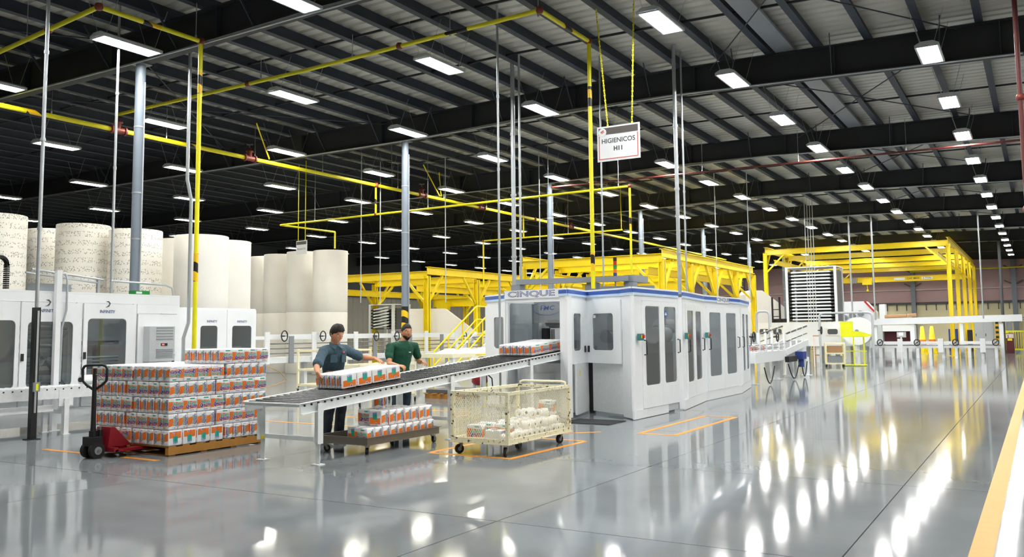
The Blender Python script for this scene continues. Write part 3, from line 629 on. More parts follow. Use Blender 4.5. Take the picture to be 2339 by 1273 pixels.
def cart_panel(A, B):
    A, B = Vector(A), Vector(B); d = (B - A); L = d.length; mm = lattice(L, KZ1 - KZ0 - 0.09, 0.034, 0.052)
    o = mm.build('mesh_panel', 'cream', t, loc=(A.x, A.y, KZ0 + 0.05), rot=(0, 0, math.atan2(d.y, d.x)))
cart_panel((KX0 + 0.02, KY0), (KX1 - 0.02, KY0)); cart_panel((KX0 + 0.02, KY1), (KX1 - 0.02, KY1)); cart_panel((KX1, KY0 + 0.02), (KX1, KY1 - 0.02)); cart_panel((KX0, KY0 + 0.02), (KX0, KY1 - 0.02))
for X, Y, a in ((KX0 + 0.08, KY0 + 0.08, 2.6), (KX1 - 0.08, KY0 + 0.08, 3.5), (KX0 + 0.08, KY1 - 0.1, 3.0), (KX1 - 0.08, KY1 - 0.1, 2.9)): caster(CBG, t, X, Y, a, 0.0)
m = MB()
for X in (KX0 + 0.08, KX1 - 0.08):
    for Y in (KY0 + 0.08, KY1 - 0.1): m.box(X - 0.035, X + 0.035, Y - 0.035, Y + 0.035, 0.1405, KZ0 - 0.0155)
m.build('caster_plate', 'cream_worn', t)
def roll_mesh():
    r, l, c = 0.056, 0.105, 0.02; m = MB()
    T = Matrix.Rotation(PI / 2, 4, 'Y')
    m.lathe([(c, -l / 2 + 0.004), (r - 0.006, -l / 2), (r, -l / 2 + 0.006), (r, l / 2 - 0.006), (r - 0.006, l / 2), (c, l / 2 - 0.004)], n=20, M=T)
    m.cur = 1; m.lathe([(c, l / 2 - 0.004), (c - 0.002, -l / 2 + 0.004)], n=20, M=T); return m.mesh('toilet_roll', ['tissue', 'core'])
ROLL = roll_mesh()
cart_items = []
def inside(kind, x, y, z, rot): cart_items.append((kind, x, y, z, rot))
zf = KZ0 + 0.002
for i in range(5):
    for j in range(12):
        x = KX1 - 0.09 - i * 0.145; y = KY0 + 0.10 + j * 0.132
        if j < 4 and 0 < i < 4: continue
        if i < 2 or j > 3: inside('r', x, y, zf + 0.056, (0, 0, random.uniform(-0.26, 0.26)))
for i in range(3):
    for j in range(6): inside('r', KX1 - 0.12 - i * 0.175, KY0 + 0.66 + j * 0.158, zf + 0.166 + 0.004 * (j % 3), (0, 0.0, random.uniform(-0.7, 0.7)))
for i in range(2):
    for j in range(3): inside('r', KX1 - 0.17 - i * 0.21, KY0 + 0.92 + j * 0.165, zf + 0.283, (0, 0, random.uniform(-1.3, 1.3)))
for x, y, z, rot in ((-6.02, 9.68, zf + 0.08, (PI / 2, 0, 0.1)), (-6.32, 9.60, zf + 0.0, (0, 0, 0.15)), (-6.03, 9.83, zf, (0, 0, 0)), (-6.33, 9.86, zf, (0, 0, 0.3))): inside('p', x, y, z, rot)
inside('p', -6.00, 10.93, zf + 0.228, (0, 0, 0.1))
for c in cart_items:
    if c[0] != 'r': continue
    lay = 'bottom' if c[3] < zf + 0.1 else ('middle' if c[3] < zf + 0.2 else 'top')
    row = [1, 2, 3, 4, 5][int((KX1 - c[1]) / 0.15)]; n_ = 1 + sum(1 for d in cart_items if d[0] == 'r' and abs(d[3] - c[3]) < 0.02 and int((KX1 - d[1]) / 0.15) + 1 == row and d[2] < c[2])
    o = put('toilet_roll', ROLL, None, c[1:4], c[4]); tag(o, 'toilet roll in the mesh cart, %s layer, %s row back, %s from near end' % (lay, ORD[row], ORD[n_]), 'toilet roll', 'loose rolls in the mesh cart')
PL = ['printed roll pack lying on its face at the near end of the mesh cart', 'printed roll pack standing at the far near corner inside the mesh cart', 'printed roll pack standing mid way along the near side inside the cart', 'printed roll pack turned askew in the middle of the mesh cart', 'printed roll pack on top of the roll heap in the mesh cart']
for n_, c in enumerate([c for c in cart_items if c[0] == 'p']):
    o = put('roll_pack', PACK, None, c[1:4], c[4]); tag(o, PL[n_], 'toilet rolls', 'packs in the mesh cart')
# ================================================================== enclosed wrapping machine with the blue band
def basis(A, B):
    A, B = Vector((A[0], A[1], 0)), Vector((B[0], B[1], 0)); d = (B - A); L = d.length; d.normalize(); n = Vector((-d.y, d.x, 0))
    return Matrix(((d.x, n.x, 0, A.x), (d.y, n.y, 0, A.y), (0, 0, 1, 0), (0, 0, 0, 1))), L
def panel(parent, name, A, B, z0, z1, t=0.04, mt='white', out=0.0, x0=0, x1=None):
    M, L = basis(A, B); m = MB(); m.box(x0, L if x1 is None else x1, -out, t - out, z0, z1, M); return m.build(name, mt, parent)
def door(parent, A, B, x0, x1, z0, z1, wx0, wx1, wz0, wz1, handle=None, hz=1.25, out=0.03, glass='glass', name='door', mt='white', rad=0.06, hstyle='bow'):
    M, L = basis(A, B); Mo = M @ Matrix.Translation((0, -out, 0)); m = MB(); m.frame(x0, x1, z0, z1, wx0, wx1, wz0, wz1, 0.03, Mo, rad); d = m.build(name, mt, parent)
    g = MB(); g.box(wx0 - 0.01, wx1 + 0.01, 0.012, 0.017, wz0 - 0.01, wz1 + 0.01, Mo); g.build('pane', glass, d)
    if handle is not None:
        h = MB()
        if hstyle == 'bow': h.tube([Mo @ Vector((handle, y, hz + z)) for y, z in ((0, -0.13), (-0.05, -0.12), (-0.05, 0.12), (0, 0.13))], 0.012, 8)
        else: h.box(handle - 0.022, handle + 0.022, -0.02, 0, hz - 0.06, hz + 0.06, Mo)
        h.build('handle', 'black', d)
    return d
T = thing('wrapping_machine', 'large white enclosed wrapping machine with blue top band and glazed doors', 'machine', (0, 0, 0))
ZT = 2.33
W2, W1, OL, A2, A1, B, C, D, E, E2, F, G, H = (-10.1, 15.75), (-8.98, 15.0), (-8.68, 14.22), (-7.42, 14.02), (-7.22, 13.92), (-7.42, 15.1), (-6.48, 14.64), (-6.14, 14.3), (-6.1, 16.45), (-6.02, 16.5), (-6.38, 18.85), (-6.36, 21.45), (-6.8, 23.8)
# roof and rear shell
for y in (15.75, 17.0, 18.2, 19.4, 20.6, 21.8, 23.0):
    m = MB(); m.box(-9.75 if y < 22.5 else -9.3, -6.5 if y < 20 else -6.8, y - 0.05, y + 0.05, ZT - 0.06, ZT - 0.01); m.build('roof_bar', 'white', T)
for a_, b_ in (((-9.9, 16.55), (-9.6, 16.75)), ((-8.5, 16.8), (-7.9, 18.0)), ((-6.75, 17.9), (-6.45, 18.65)), ((-9.4, 15.55), (-8.95, 16.35)), ((-8.9, 14.65), (-8.6, 14.95)), ((-7.6, 15.05), (-7.1, 15.55)), ((-7.15, 15.4), (-6.4, 16.5)), ((-7.7, 15.7), (-7.2, 16.1)), ((-10.05, 22.5), (-9.75, 23.2))): m = MB(); m.box(a_[0], b_[0], a_[1], b_[1], ZT - 0.0095, ZT - 0.0091 + 0.0); m.build('roof_plate', 'grey', T)
for a, b in ((H, (-9.4, 23.8)), ((-9.4, 23.8), (-10.1, 22)), ((-10.1, 22), W2)): panel(T, 'rear_panel', a, b, 0.05, ZT - 0.061, 0.04)
# blue band along the top, broken by the two name plates
def band(a, b, x0=0, x1=None):
    panel(T, 'band_trim', a, b, ZT - 0.03, ZT, 0.03, 'white', 0.035, x0, x1); panel(T, 'band', a, b, ZT - 0.10, ZT - 0.0301, 0.03, 'blue_band', 0.033, x0, x1); panel(T, 'band_trim', a, b, ZT - 0.135, ZT - 0.1001, 0.03, 'blue_light', 0.033, x0, x1)
for a, b in ((W2, W1), (W1, OL), (A2, A1), (A1, B), (B, C), (C, D), (D, E), (E2, F), (G, H)): band(a, b)
band(F, G, 0, 0.85); band(F, G, 1.75, None)
def nameplate(a, b, x0, x1, size):
    p = panel(T, 'name_plate', a, b, ZT - 0.155, ZT - 0.003, 0.03, 'white', 0.036, x0, x1); M, L = basis(a, b); m = MB()
    xc = (x0 + (L if x1 is None else x1)) / 2
    k = 2.05
    def fn(lift): return lambda c: M @ Vector((xc + c.x * k, -0.036 - lift, ZT - 0.08 + c.y))
    add_text(m, 'CINQUE', size, 0, None, 0.0045, 0, 3, fn(0.001)); add_text(m, 'CINQUE', size, 1, None, -0.0035, 0, 3, fn(0.002)); m.build('lettering', ['logo_blue', 'white'], p)
nameplate(OL, A2, 0.0, None, 0.145); nameplate(F, G, 0.86, 1.74, 0.115)
# left wing
panel(T, 'front_panel', W2, W1, 0.06, 0.95); panel(T, 'front_panel', W2, W1, 2.10, ZT - 0.14)
M_, L_ = basis(W2, W1); door(T, W2, W1, 0.0, L_, 0.951, 2.099, 0.45, L_ - 0.42, 1.22, 1.86, None, glass='glass')
panel(T, 'side_panel', W1, OL, 0.06, ZT - 0.14, 0.03, 'white')
# inlet tunnel: glazed left jamb, hanging acrylic sheet, dark works inside
rec = 0.75
OLb, A2b = (OL[0] + 0.12, OL[1] + rec + 0.5), (A2[0] + 0.1, A2[1] + rec + 0.5)
M_, L_ = basis(OL, OLb); door(T, OL, OLb, 0.02, L_, 1.22, 2.17, 0.12, L_ - 0.15, 1.30, 2.10, None, glass='glass_clear', name='side_screen', mt='grey_light', out=0.0)
panel(T, 'header', OL, A2, 2.10, ZT - 0.156, 0.05, 'white')
M_, L_ = basis((OL[0] + 0.3, OL[1] + 0.55), (A2[0] + 0.02, A2[1] + 0.55)); m = MB(); m.box(0, L_, 0, 0.006, 1.72, 2.2, M_); sh = m.build('hanging_screen', 'acrylic', T)
lm = MB(); add_text(lm, 'FMC', 0.12, 0, None, 0.001, 0.2, 2, lambda c: M_ @ Vector((0.33 + c.x * 1.5, -0.003, 2.0 + c.y)))
lm.tube([M_ @ Vector((0.33 + 0.36 * math.cos(a * PI / 16), -0.004, 2.0 + 0.13 * math.sin(a * PI / 16))) for a in range(33)], 0.004, 5); lm.build('lettering', 'logo_blue', sh)
m = MB(); m.box(-8.9, -7.3, 16.2, 16.24, 0.3, 2.25); m.build('inner_wall', 'grey_light', T)
m = MB(); m.box(-8.5, -7.45, 15.3, 15.5, 1.62, 1.72); m.build('cross_beam', 'grey_light', T)
m = MB(); m.cyl((-8.3, 15.1, 1.05), (-8.3, 15.1, 1.62), 0.09, 14); m.build('cylinder', 'black', T)
m = MB(); m.cyl((-8.12, 15.05, 1.02), (-8.12, 15.05, 1.6), 0.035, 12); m.build('guide_rod', 'steel', T)
m = MB(); m.box(-7.95, -7.5, 15.25, 15.45, 1.12, 1.38); m.build('motor_block', 'black', T)
for k in range(3):
    m = MB(); m.box(-8.0 + 0.2 * k, -7.85 + 0.2 * k, 15.6, 15.68, 1.35, 1.52); m.build('bracket', 'grey_light', T)
m = MB(); m.box(-8.35, -8.1, 15.2, 15.45, 1.66, 1.78); m.cyl((-8.35, 15.18, 1.72), (-7.9, 15.18, 1.72), 0.03, 10); m.build('actuator', 'steel', T)
m = MB(); m.box(-8.62, -7.46, 14.75, 16.1, 0.96, 1.02); m.build('inner_table', 'grey', T)
m = MB(); m.box(-8.66, -7.44, 14.6, 14.64, 0.06, 0.95); m.build('lower_panel', 'white', T)
m = MB(); m.box(-8.2, -7.85, 14.4, 14.598, 0.42, 0.78); m.build('control_box', 'white', T)
# right jamb pillar and the folded front
panel(T, 'jamb', A2, A1, 0.03, ZT - 0.14, 0.1)
M_, L_ = basis(A1, B); panel(T, 'front_panel', A1, B, 2.121, ZT - 0.14, 0.04)
door(T, A1, B, 0.03, L_ - 0.02, 0.96, 2.12, 0.33, L_ - 0.42, 1.2, 1.88, L_ - 0.2, 1.22, hstyle='grip', out=0.02)
M_, L_ = basis(B, C); panel(T, 'front_panel', B, C, 2.121, ZT - 0.14, 0.04)
door(T, B, C, 0.015, L_ - 0.01, 0.96, 2.12, 0.22, L_ - 0.22, 1.2, 1.88, 0.11, 1.22, hstyle='grip')
m = MB(); M_b, L_b = basis(B, C)
for x_ in (0.235,): m.box(x_, x_ + 0.07, -0.02, -0.017, 1.80, 1.85, M_b)
m.build('sticker', 'white', T)
Bb, Cb = (B[0] + 0.06, B[1] + 0.12), (C[0], C[1] + 0.06)
panel(T, 'lower_panel', Bb, Cb, 0.05, 0.955, 0.04, 'white_worn'); panel(T, 'lower_panel', (A1[0] - 0.0, A1[1] + 0.35), (Bb[0] - 0.08, Bb[1] - 0.02), 0.05, 0.955, 0.04, 'white_worn')
m = MB(); m.box(Bb[0] - 0.09, Bb[0] + 0.0, Bb[1] + 0.02, Bb[1] + 0.1, 0.0, 0.96); m.build('gap_shade_fill', 'black', T)  # black fill standing in for the shaded gap between the lower panels
m = MB(); M_, L_ = basis((A1[0], A1[1] + 0.35), (Bb[0] - 0.08, Bb[1] - 0.02)); m.box(0.2, 0.26, -0.004, -0.001, 0.74, 0.84, M_); m.build('warning_label', 'yellow', T)
panel(T, 'corner_pillar', C, D, 0.02, ZT - 0.14, 0.05)
# long right side
M_, L_ = basis(D, E)
panel(T, 'side_frame', D, E, 0.16, ZT - 0.14, 0.03, 'white', 0, 0, 0.42); panel(T, 'side_frame', D, E, 2.10, ZT - 0.14, 0.03, 'white', 0, 0.42, None); panel(T, 'side_frame', D, E, 0.16, 2.099, 0.03, 'white', 0, 2.10, None)
door(T, D, E, 0.425, 1.27, 0.17, 2.095, 0.52, 1.18, 0.57, 2.0, 0.45, 1.25, glass='glass'); door(T, D, E, 1.275, 2.095, 0.17, 2.095, 1.41, 2.0, 0.57, 2.0, 2.06, 1.25, glass='glass')
panel(T, 'plinth', D, E, 0.01, 0.159, 0.04, 'white', 0.02, 0, 1.55); panel(T, 'plinth', D, E, 0.04, 0.159, 0.04, 'grey_light', 0.0, 1.551, 2.08)
panel(T, 'corner_pillar', E, E2, 0.02, ZT - 0.14, 0.06)
for (a, b, dd) in ((E2, F, ((0.30, 1.15, 0.38, 1.0), (1.16, 2.05, 1.27, 1.9))), (F, G, ((0.16, 1.28, 0.3, 1.1), (1.29, 2.42, 1.5, 2.25))), (G, H, ((0.3, 1.2, 0.5, 1.05), (1.21, 2.2, 1.4, 2.0)))):
    M_, L_ = basis(a, b); x0, x1 = dd[0][0] - 0.005, dd[1][1] + 0.005
    panel(T, 'side_frame', a, b, 0.02, ZT - 0.14, 0.03, 'white', 0, 0, x0); panel(T, 'side_frame', a, b, 0.02, ZT - 0.14, 0.03, 'white', 0, x1, None); panel(T, 'side_frame', a, b, 2.08, ZT - 0.14, 0.03, 'white', 0, x0, x1); panel(T, 'plinth', a, b, 0.01, 0.2, 0.04, 'white', 0.02, 0, None)
    for i, (p, q, r_, s_) in enumerate(dd): door(T, a, b, p, q, 0.21, 2.075, r_, s_, 0.52, 1.95, (p + 0.07) if i == 0 else (q - 0.07), 1.25, glass='glass')
for (a, b, x_) in ((D, E, 0.22), (E2, F, 0.12), (F, G, 0.06)):
    M_, L_ = basis(a, b); m = MB(); m.box(x_ - 0.07, x_ + 0.07, -0.10, -0.0301, 1.38, 1.50, M_); e = m.build('stop_box', 'teal_box', T)
    m = MB(); m.cyl(M_ @ Vector((x_ + 0.02, -0.1002, 1.45)), M_ @ Vector((x_ + 0.02, -0.13, 1.45)), 0.03, 14); m.build('stop_button', 'safety_red', e)
    m = MB(); m.box(x_ - 0.05, x_ - 0.02, -0.104, -0.1001, 1.42, 1.48, M_); m.build('label_plate', 'yellow', e)
M_, L_ = basis(D, E); m = MB(); m.cyl(M_ @ Vector((1.50, -0.02, 1.86)), M_ @ Vector((1.50, -0.024, 1.86)), 0.065, 20); m.build('round_sticker', 'blue_band', T)
m = MB(); m.prism([(1.45, 1.85), (1.5, 1.90), (1.55, 1.85), (1.53, 1.84), (1.47, 1.84)], 0.025, 0.027, M_ @ Matrix(((1, 0, 0, 0), (0, 0, -1, 0), (0, 1, 0, 0), (0, 0, 0, 1)))); m.build('round_sticker_print', 'white', T)
# machinery seen through the panes
for k in range(9):
    y = 16.0 + k * 0.82; m = MB(); x = -7.3 - 0.25 * (k % 3)
    m.box(x - 0.3, x + 0.15, y - 0.18, y + 0.18, 0.3, 0.95 + 0.35 * (k % 2)); m.build('inner_unit', 'interior', T)
    m = MB(); m.cyl((x, y - 0.3, 1.45 + 0.1 * (k % 3)), (x, y + 0.45, 1.45 + 0.1 * (k % 3)), 0.13 + 0.05 * (k % 2), 18); m.build('inner_drum', 'grey_light' if k % 2 else 'interior', T)
    m = MB(); m.box(x - 0.05, x + 0.02, y + 0.2, y + 0.28, 0.3, 2.2); m.build('inner_post', 'grey_light', T)
m = MB(); m.box(-9.3, -9.25, 16.3, 23.5, 0.2, 2.2); m.build('inner_wall', 'grey', T)
# roof furniture
m = MB(); m.box(-9.35, -9.0, 15.6, 16.3, ZT - 0.009, ZT + 0.1); m.build('roof_unit', 'grey', T)
m = MB()
p0, p1 = Vector((-8.75, 14.75, 2.52)), Vector((-6.75, 15.6, 2.56)); m.bar(p0, p1, 0.16, 0.1); m.bar(p1, p1 + Vector((0.02, 0.7, 0)), 0.2, 0.13); m.box(-8.85, -8.65, 14.7, 14.9, ZT - 0.009, 2.47); m.box(-7.5, -7.3, 15.3, 15.5, ZT - 0.009, 2.49); m.box(-6.85, -6.65, 15.6, 15.8, ZT - 0.009, 2.49); m.build('cable_tray', 'grey', T)
m = MB(); m.bar((-7.6, 15.9, ZT + 0.05), (-6.5, 16.3, ZT + 0.05), 0.4, 0.11); m.build('roof_duct', 'grey', T)
zs = 2.60; sx, sy = -6.98, 15.5
m = MB(); m.cyl((sx, sy, ZT - 0.008), (sx, sy, zs), 0.014, 8); st = m.build('stack_light', 'grey', T)
for nm, mt, k in (('blue', 'blue_box', 0), ('amber', 'amber', 1), ('green', 'safety_green', 2), ('red', 'safety_red', 3), ('cap', 'black', 4)):
    m = MB(); m.cyl((sx, sy, zs + 0.075 * k), (sx, sy, zs + 0.075 * k + 0.07), 0.036, 14); m.build(nm + '_lens', mt, st)
m = MB(); m.box(-7.1, -6.2, 13.4, 14.1, 0.001, 0.012); tag(m.build('rubber_mat', 'mat_dark'), 'dark rubber floor mat in front of the blue-banded machine', 'mat')
# red tool bag and hose hanging under the conveyor's far side
t = thing('red_bag', 'small red bag with dark hose hanging behind the conveyor by the machine', 'bag', (-8.75, 13.4, 0.72))
m = MB(); m.lathe([(0.001, -0.12), (0.1, -0.12), (0.15, -0.06), (0.14, 0.06), (0.06, 0.12), (0.001, 0.12)], n=16); m.build('body', 'jack_red', t)
m = MB(); m.tube([(0.1, 0.05, 0.1), (0.2, 0.1, 0.0), (0.22, 0.1, -0.2), (0.15, 0.05, -0.3)], 0.012, 6); m.build('hose', 'black', t)
m = MB(); m.bar((0, 0.14, 0.10), (0, 0.5, 0.25), 0.02, 0.02); m.box(-0.03, 0.03, 0.16, 0.22, -0.5, -0.02); m.build('hanger', 'lime', t)

# ================================================================== left enclosure with the logo doors
T = thing('white_enclosure', 'tall white enclosure with two glazed logo doors behind the roller conveyor', 'machine', (0, 0, 0))
XF = -14.15; Zt = 2.31
def PT(y): return (XF, y)
def logo(parent, y, z):
    M, L = basis(PT(y - 0.5), PT(y + 0.5)); m = MB(); add_text(m, 'INFINITY', 0.075, 0, None, 0.001, 0, 2, lambda c: M @ Vector((0.5 + c.x, -0.034, z + c.y)))
    m.cur = 1; m.add([M @ Vector((0.5 + a, -0.034, z + 0.07 + b)) for a, b in ((-0.05, 0), (0.03, 0.02), (0.06, 0.08), (0.02, 0.12), (-0.04, 0.11), (0.02, 0.09), (0.03, 0.06), (0, 0.03))], [(0, 1, 2, 6, 7), (2, 3, 4, 5, 6)]); m.build('logo', ['logo_blue', 'grey_dark'], parent)
Y0, Y1 = 6.9, 11.15
m = MB(); m.box(XF - 0.12, XF, Y0, Y1, Zt - 0.03, Zt); m.build('roof_edge', 'white', T); m = MB(); m.box(XF - 0.56, XF - 0.45, Y0, Y1, Zt - 0.03, Zt); m.build('roof_edge', 'white', T)
for y in (7.0, 7.75, 8.4, 8.95, 9.7, 10.2, 11.05): m = MB(); m.box(XF - 0.449, XF - 0.121, y - 0.07, y + 0.07, Zt - 0.03, Zt); m.build('roof_bar', 'white', T)
m = MB(); m.box(XF - 0.56, XF - 0.53, Y0, Y1, 0.1, Zt - 0.031); m.build('rear_panel', 'white', T)
for y in (Y0, Y1 - 0.03): m = MB(); m.box(XF - 0.529, XF - 0.001, y, y + 0.03, 0.1, Zt - 0.031); m.build('end_panel', 'white', T)
panel(T, 'front_frame', PT(Y0), PT(Y1), 2.13, Zt - 0.031, 0.04); panel(T, 'front_frame', PT(Y0), PT(Y1), 0.1, 0.35, 0.04)
for y0_, y1_ in ((9.06, 9.16), (10.16, 10.22)): panel(T, 'front_frame', PT(y0_), PT(y1_), 0.351, 2.129, 0.04)
def D2(y0, y1, wy0, wy1, wz0, wz1, h_, lg):
    d = door(T, PT(y0), PT(y1), 0.005, y1 - y0 - 0.005, 0.36, 2.12, wy0 - y0, wy1 - y0, wz0, wz1, (h_ - y0) if h_ else None, 1.22, 0.025, 'glass_clear', rad=0.08, hstyle='grip')
    if lg: logo(d, (y0 + y1) / 2 - 0.05, 1.98)
D2(6.95, 8.07, 7.0, 8.0, 0.72, 1.82, None, False); D2(8.08, 9.05, 8.2, 8.98, 0.72, 1.80, 8.12, True); D2(9.17, 10.15, 9.25, 10.0, 0.72, 1.86, 9.2, True)
panel(T, 'front_frame', PT(10.23), PT(11.15), 1.96, 2.129, 0.04); panel(T, 'front_frame', PT(11.09), PT(11.15), 0.351, 1.959, 0.04); panel(T, 'cabinet_door', PT(10.24), PT(11.08), 0.36, 1.95, 0.03, 'white', 0.02)
M_, L_ = basis(PT(10.24), PT(11.08))
m = MB(); m.box(0.12, 0.66, -0.20, -0.0201, 1.08, 1.72, M_); ac = m.build('cooling_unit', 'grey_light', T)
for z0_, z1_ in ((1.45, 1.70), (1.12, 1.30)):
    m = MB()
    for k in range(5):
        z = z0_ + 0.02 + k * (z1_ - z0_ - 0.04) / 4; m.box(0.26, 0.62, -0.207, -0.2001, z, z + 0.022, M_)
    m.build('grille', 'grey', ac)
m = MB(); m.box(0.36, 0.50, -0.208, -0.2001, 1.36, 1.41, M_); dp = m.build('display', 'black', ac)
m = MB(); m.box(0.38, 0.43, -0.21, -0.2081, 1.375, 1.395, M_); m.build('led', 'led_red', dp)
m = MB(); m.cyl(M_ @ Vector((0.74, -0.02, 1.18)), M_ @ Vector((0.74, -0.07, 1.18)), 0.03, 12); m.box(0.72, 0.76, -0.075, -0.05, 1.04, 1.2, M_); m.build('rotary_switch', 'black', T)
# works behind the doors: rollers with an X brace, plates
for k in range(7):
    m = MB(); m.cyl((XF - 0.2, 8.2, 0.8 + 0.15 * k), (XF - 0.2, 9.0, 0.8 + 0.15 * k), 0.04, 12); m.build('inner_roller', 'galv', T)
m = MB()
for a, b in (((8.2, 0.75), (8.95, 1.6)), ((8.95, 0.75), (8.2, 1.6))): m.bar((XF - 0.12, a[0], a[1]), (XF - 0.12, b[0], b[1]), 0.02, 0.11, (1, 0, 0))
m.box(XF - 0.13, XF - 0.11, 8.17, 8.25, 0.6, 1.65); m.box(XF - 0.13, XF - 0.11, 8.9, 8.98, 0.6, 1.65); m.build('cross_brace', 'grey_light', T)
m = MB(); m.box(XF - 0.5, XF - 0.3, 8.15, 9.0, 0.4, 0.68); m.build('inner_unit', 'grey_dark', T)
m = MB(); m.box(XF - 0.40, XF - 0.30, 9.3, 9.75, 1.5, 1.85); m.build('inner_unit', 'grey_light', T)
m = MB(); m.box(XF - 0.35, XF - 0.25, 9.2, 10.05, 1.40, 1.47); m.box(XF - 0.35, XF - 0.25, 9.2, 10.05, 0.98, 1.03); m.box(XF - 0.35, XF - 0.25, 9.6, 9.68, 0.5, 1.46); m.build('inner_frame', 'grey_dark', T)
for k in range(3):
    m = MB(); m.cyl((XF - 0.2, 9.3, 1.06 + 0.06 * k), (XF - 0.2, 10.0, 1.06 + 0.06 * k), 0.02, 8); m.build('inner_rod', 'galv', T)
m = MB(); m.box(XF - 0.5, XF - 0.45, 6.95, 8.05, 0.5, 2.0); m.build('inner_board', 'white_warm', T)
# roof details: cable chain, rails
m = MB()
for k in range(16):
    a = k / 15; ang = PI * a; m.cbox((XF - 0.25, 7.85 + 0.12 * math.cos(ang), Zt + 0.42 + 0.12 * math.sin(ang)), (0.1, 0.025, 0.05), 0)
for k in range(12): m.cbox((XF - 0.25, 7.97, Zt + 0.04 + 0.034 * k), (0.1, 0.05, 0.025)); m.cbox((XF - 0.25, 7.73, Zt + 0.04 + 0.034 * k), (0.1, 0.05, 0.025))
m.build('cable_chain', 'black', T)
m = MB(); m.box(XF - 0.4, XF - 0.1, 8.4, 9.0, Zt + 0.001, Zt + 0.13); m.build('roof_motor', 'grey', T)
m = MB()
for z, dy in ((0.30, 0), (0.36, 0.1)): m.cyl((XF - 0.1, 8.2 + dy, Zt + z), (XF - 0.4, 9.7 + dy, Zt + z - 0.1), 0.018, 8)
m.cyl((XF - 0.4, 9.7, Zt), (XF - 0.4, 9.7, Zt + 0.3), 0.03, 8); m.build('roof_rails', 'galv', T)
m = MB(); m.tube([(XF - 0.1, 9.75, Zt + 0.23), (XF - 0.1, 10.9, Zt + 0.2), (XF - 0.1, 11.05, Zt + 0.15), (XF - 0.1, 11.08, Zt)], 0.02, 8); m.build('roof_pipe', 'galv', T)
m = MB(); m.box(XF - 0.22, XF - 0.02, 10.2, 10.5, Zt + 0.001, Zt + 0.07); ex_ = m.build('exit_sign', 'safety_green', T); m = MB(); m.box(XF - 0.0199, XF - 0.015, 10.21, 10.33, Zt + 0.012, Zt + 0.05); m.build('sign_print', 'white', ex_)
# white portal post in front of it
t = thing('portal_post', 'white square post with bolts in front of the logo doors', 'post', (-14.078, 8.66, 0))
m = MB(); m.box(-0.04, 0.04, -0.045, 0.045, 0.0, 2.66); m.build('post', 'white', t); m = MB(); m.box(-0.05, 0.05, -0.09, 0.09, 0, 0.012); m.build('foot_plate', 'white', t)
m = MB(); m.tube([(0.0, 0.04, 2.6), (0.0, 0.12, 2.62), (0.0, 0.16, 2.5), (0.0, 0.16, 2.0), (0.0, 0.09, 1.7), (0.0, 0.08, 0.8)], 0.018, 8); m.build('cable_conduit', 'galv', t)
# second enclosure further on
T2 = thing('white_cabinet', 'lower white cabinet with two logo doors beyond the tall enclosure', 'machine', (0, 0, 0))
XF2 = -15.2; Zt2 = 2.13; Ya, Yb = 11.6, 14.03
m = MB(); m.box(XF2 - 0.9, XF2, Ya, Yb, Zt2 - 0.03, Zt2); m.build('roof', 'white', T2); m = MB(); m.box(XF2 - 0.9, XF2 - 0.87, Ya, Yb, 0.05, Zt2 - 0.031); m.build('rear_panel', 'white', T2)
for y in (Ya, Yb - 0.03): m = MB(); m.box(XF2 - 0.869, XF2 - 0.001, y, y + 0.03, 0.05, Zt2 - 0.031); m.build('end_panel', 'white', T2)
panel(T2, 'front_panel', (XF2, Ya), (XF2, 12.38), 0.05, Zt2 - 0.031)
for a, b, w0, w1 in ((12.39, 13.2, 12.5, 12.95), (13.21, Yb, 13.35, 13.9)):
    d = door(T2, (XF2, a), (XF2, b), 0.0, b - a, 0.05, Zt2 - 0.031, w0 - a, w1 - a, 0.7, 1.75, None, 1.2, 0.02, 'glass_clear')
    M, L = basis((XF2, a), (XF2, b)); m = MB(); add_text(m, 'INFINITY', 0.07, 0, None, 0.001, 0, 2, lambda c: M @ Vector(((b - a) / 2 + c.x, -0.024, 1.84 + c.y))); m.build('logo', 'logo_blue', d)
m = MB(); m.box(XF2 - 0.5, XF2 - 0.3, 12.5, 13.9, 0.3, 1.3); m.build('inner_unit', 'white_warm', T2)
# roller conveyor in front of the tall enclosure
t = thing('chain_conveyor', 'white roller conveyor with bolted legs in front of the logo doors', 'conveyor', (0, 0, 0))
for X in (-13.42, -14.0):
    m = MB(); m.bar((X, 5.5, 0.66), (X, 9.75, 0.66), 0.01, 0.18); r_ = m.build('side_rail', 'white_worn', t)
    if X > -13.5:
        bb = MB(); bb.cyl((0, 0, 0), (0.008, 0, 0), 0.012, 6); bo = bb.mesh('bolt', 'black')
        for k in range(30): put('bolt', bo, t, (X + 0.0055, 5.7 + k * 0.135, 0.72))
rr = MB(); rr.cyl((-13.99, 0, 0), (-13.43, 0, 0), 0.025, 10); rr = rr.mesh('roller', 'white_worn')
for k in range(42): put('roller', rr, t, (0, 5.6 + k * 0.1, 0.735))
for y in (7.0, 8.45, 9.6):
    for X, s in ((-13.42, 1), (-14.0, -1)):
        m = MB(); m.box(X + s * 0.008 - 0.004, X + s * 0.008 + 0.004 + 0.0, y - 0.12, y + 0.12, 0.45, 0.7); m.box(X - 0.04, X + 0.04, y - 0.04, y + 0.04, 0.012, 0.565); m.box(X - 0.06, X + 0.06, y - 0.06, y + 0.06, 0, 0.012); m.build('leg', 'white_worn', t)
    m = MB(); m.bar((-13.96, y, 0.35), (-13.46, y, 0.35), 0.04, 0.06); m.build('cross_bar', 'white_worn', t)
m = MB(); m.bar((-13.55, 5.6, 0.42), (-13.55, 8.3, 0.42), 0.1, 0.1); m.build('lower_guard', 'white_worn', t)
t = thing('film_roll', 'white film roll lying on the left roller conveyor', 'film roll', (-13.7, 9.15, 0.84))
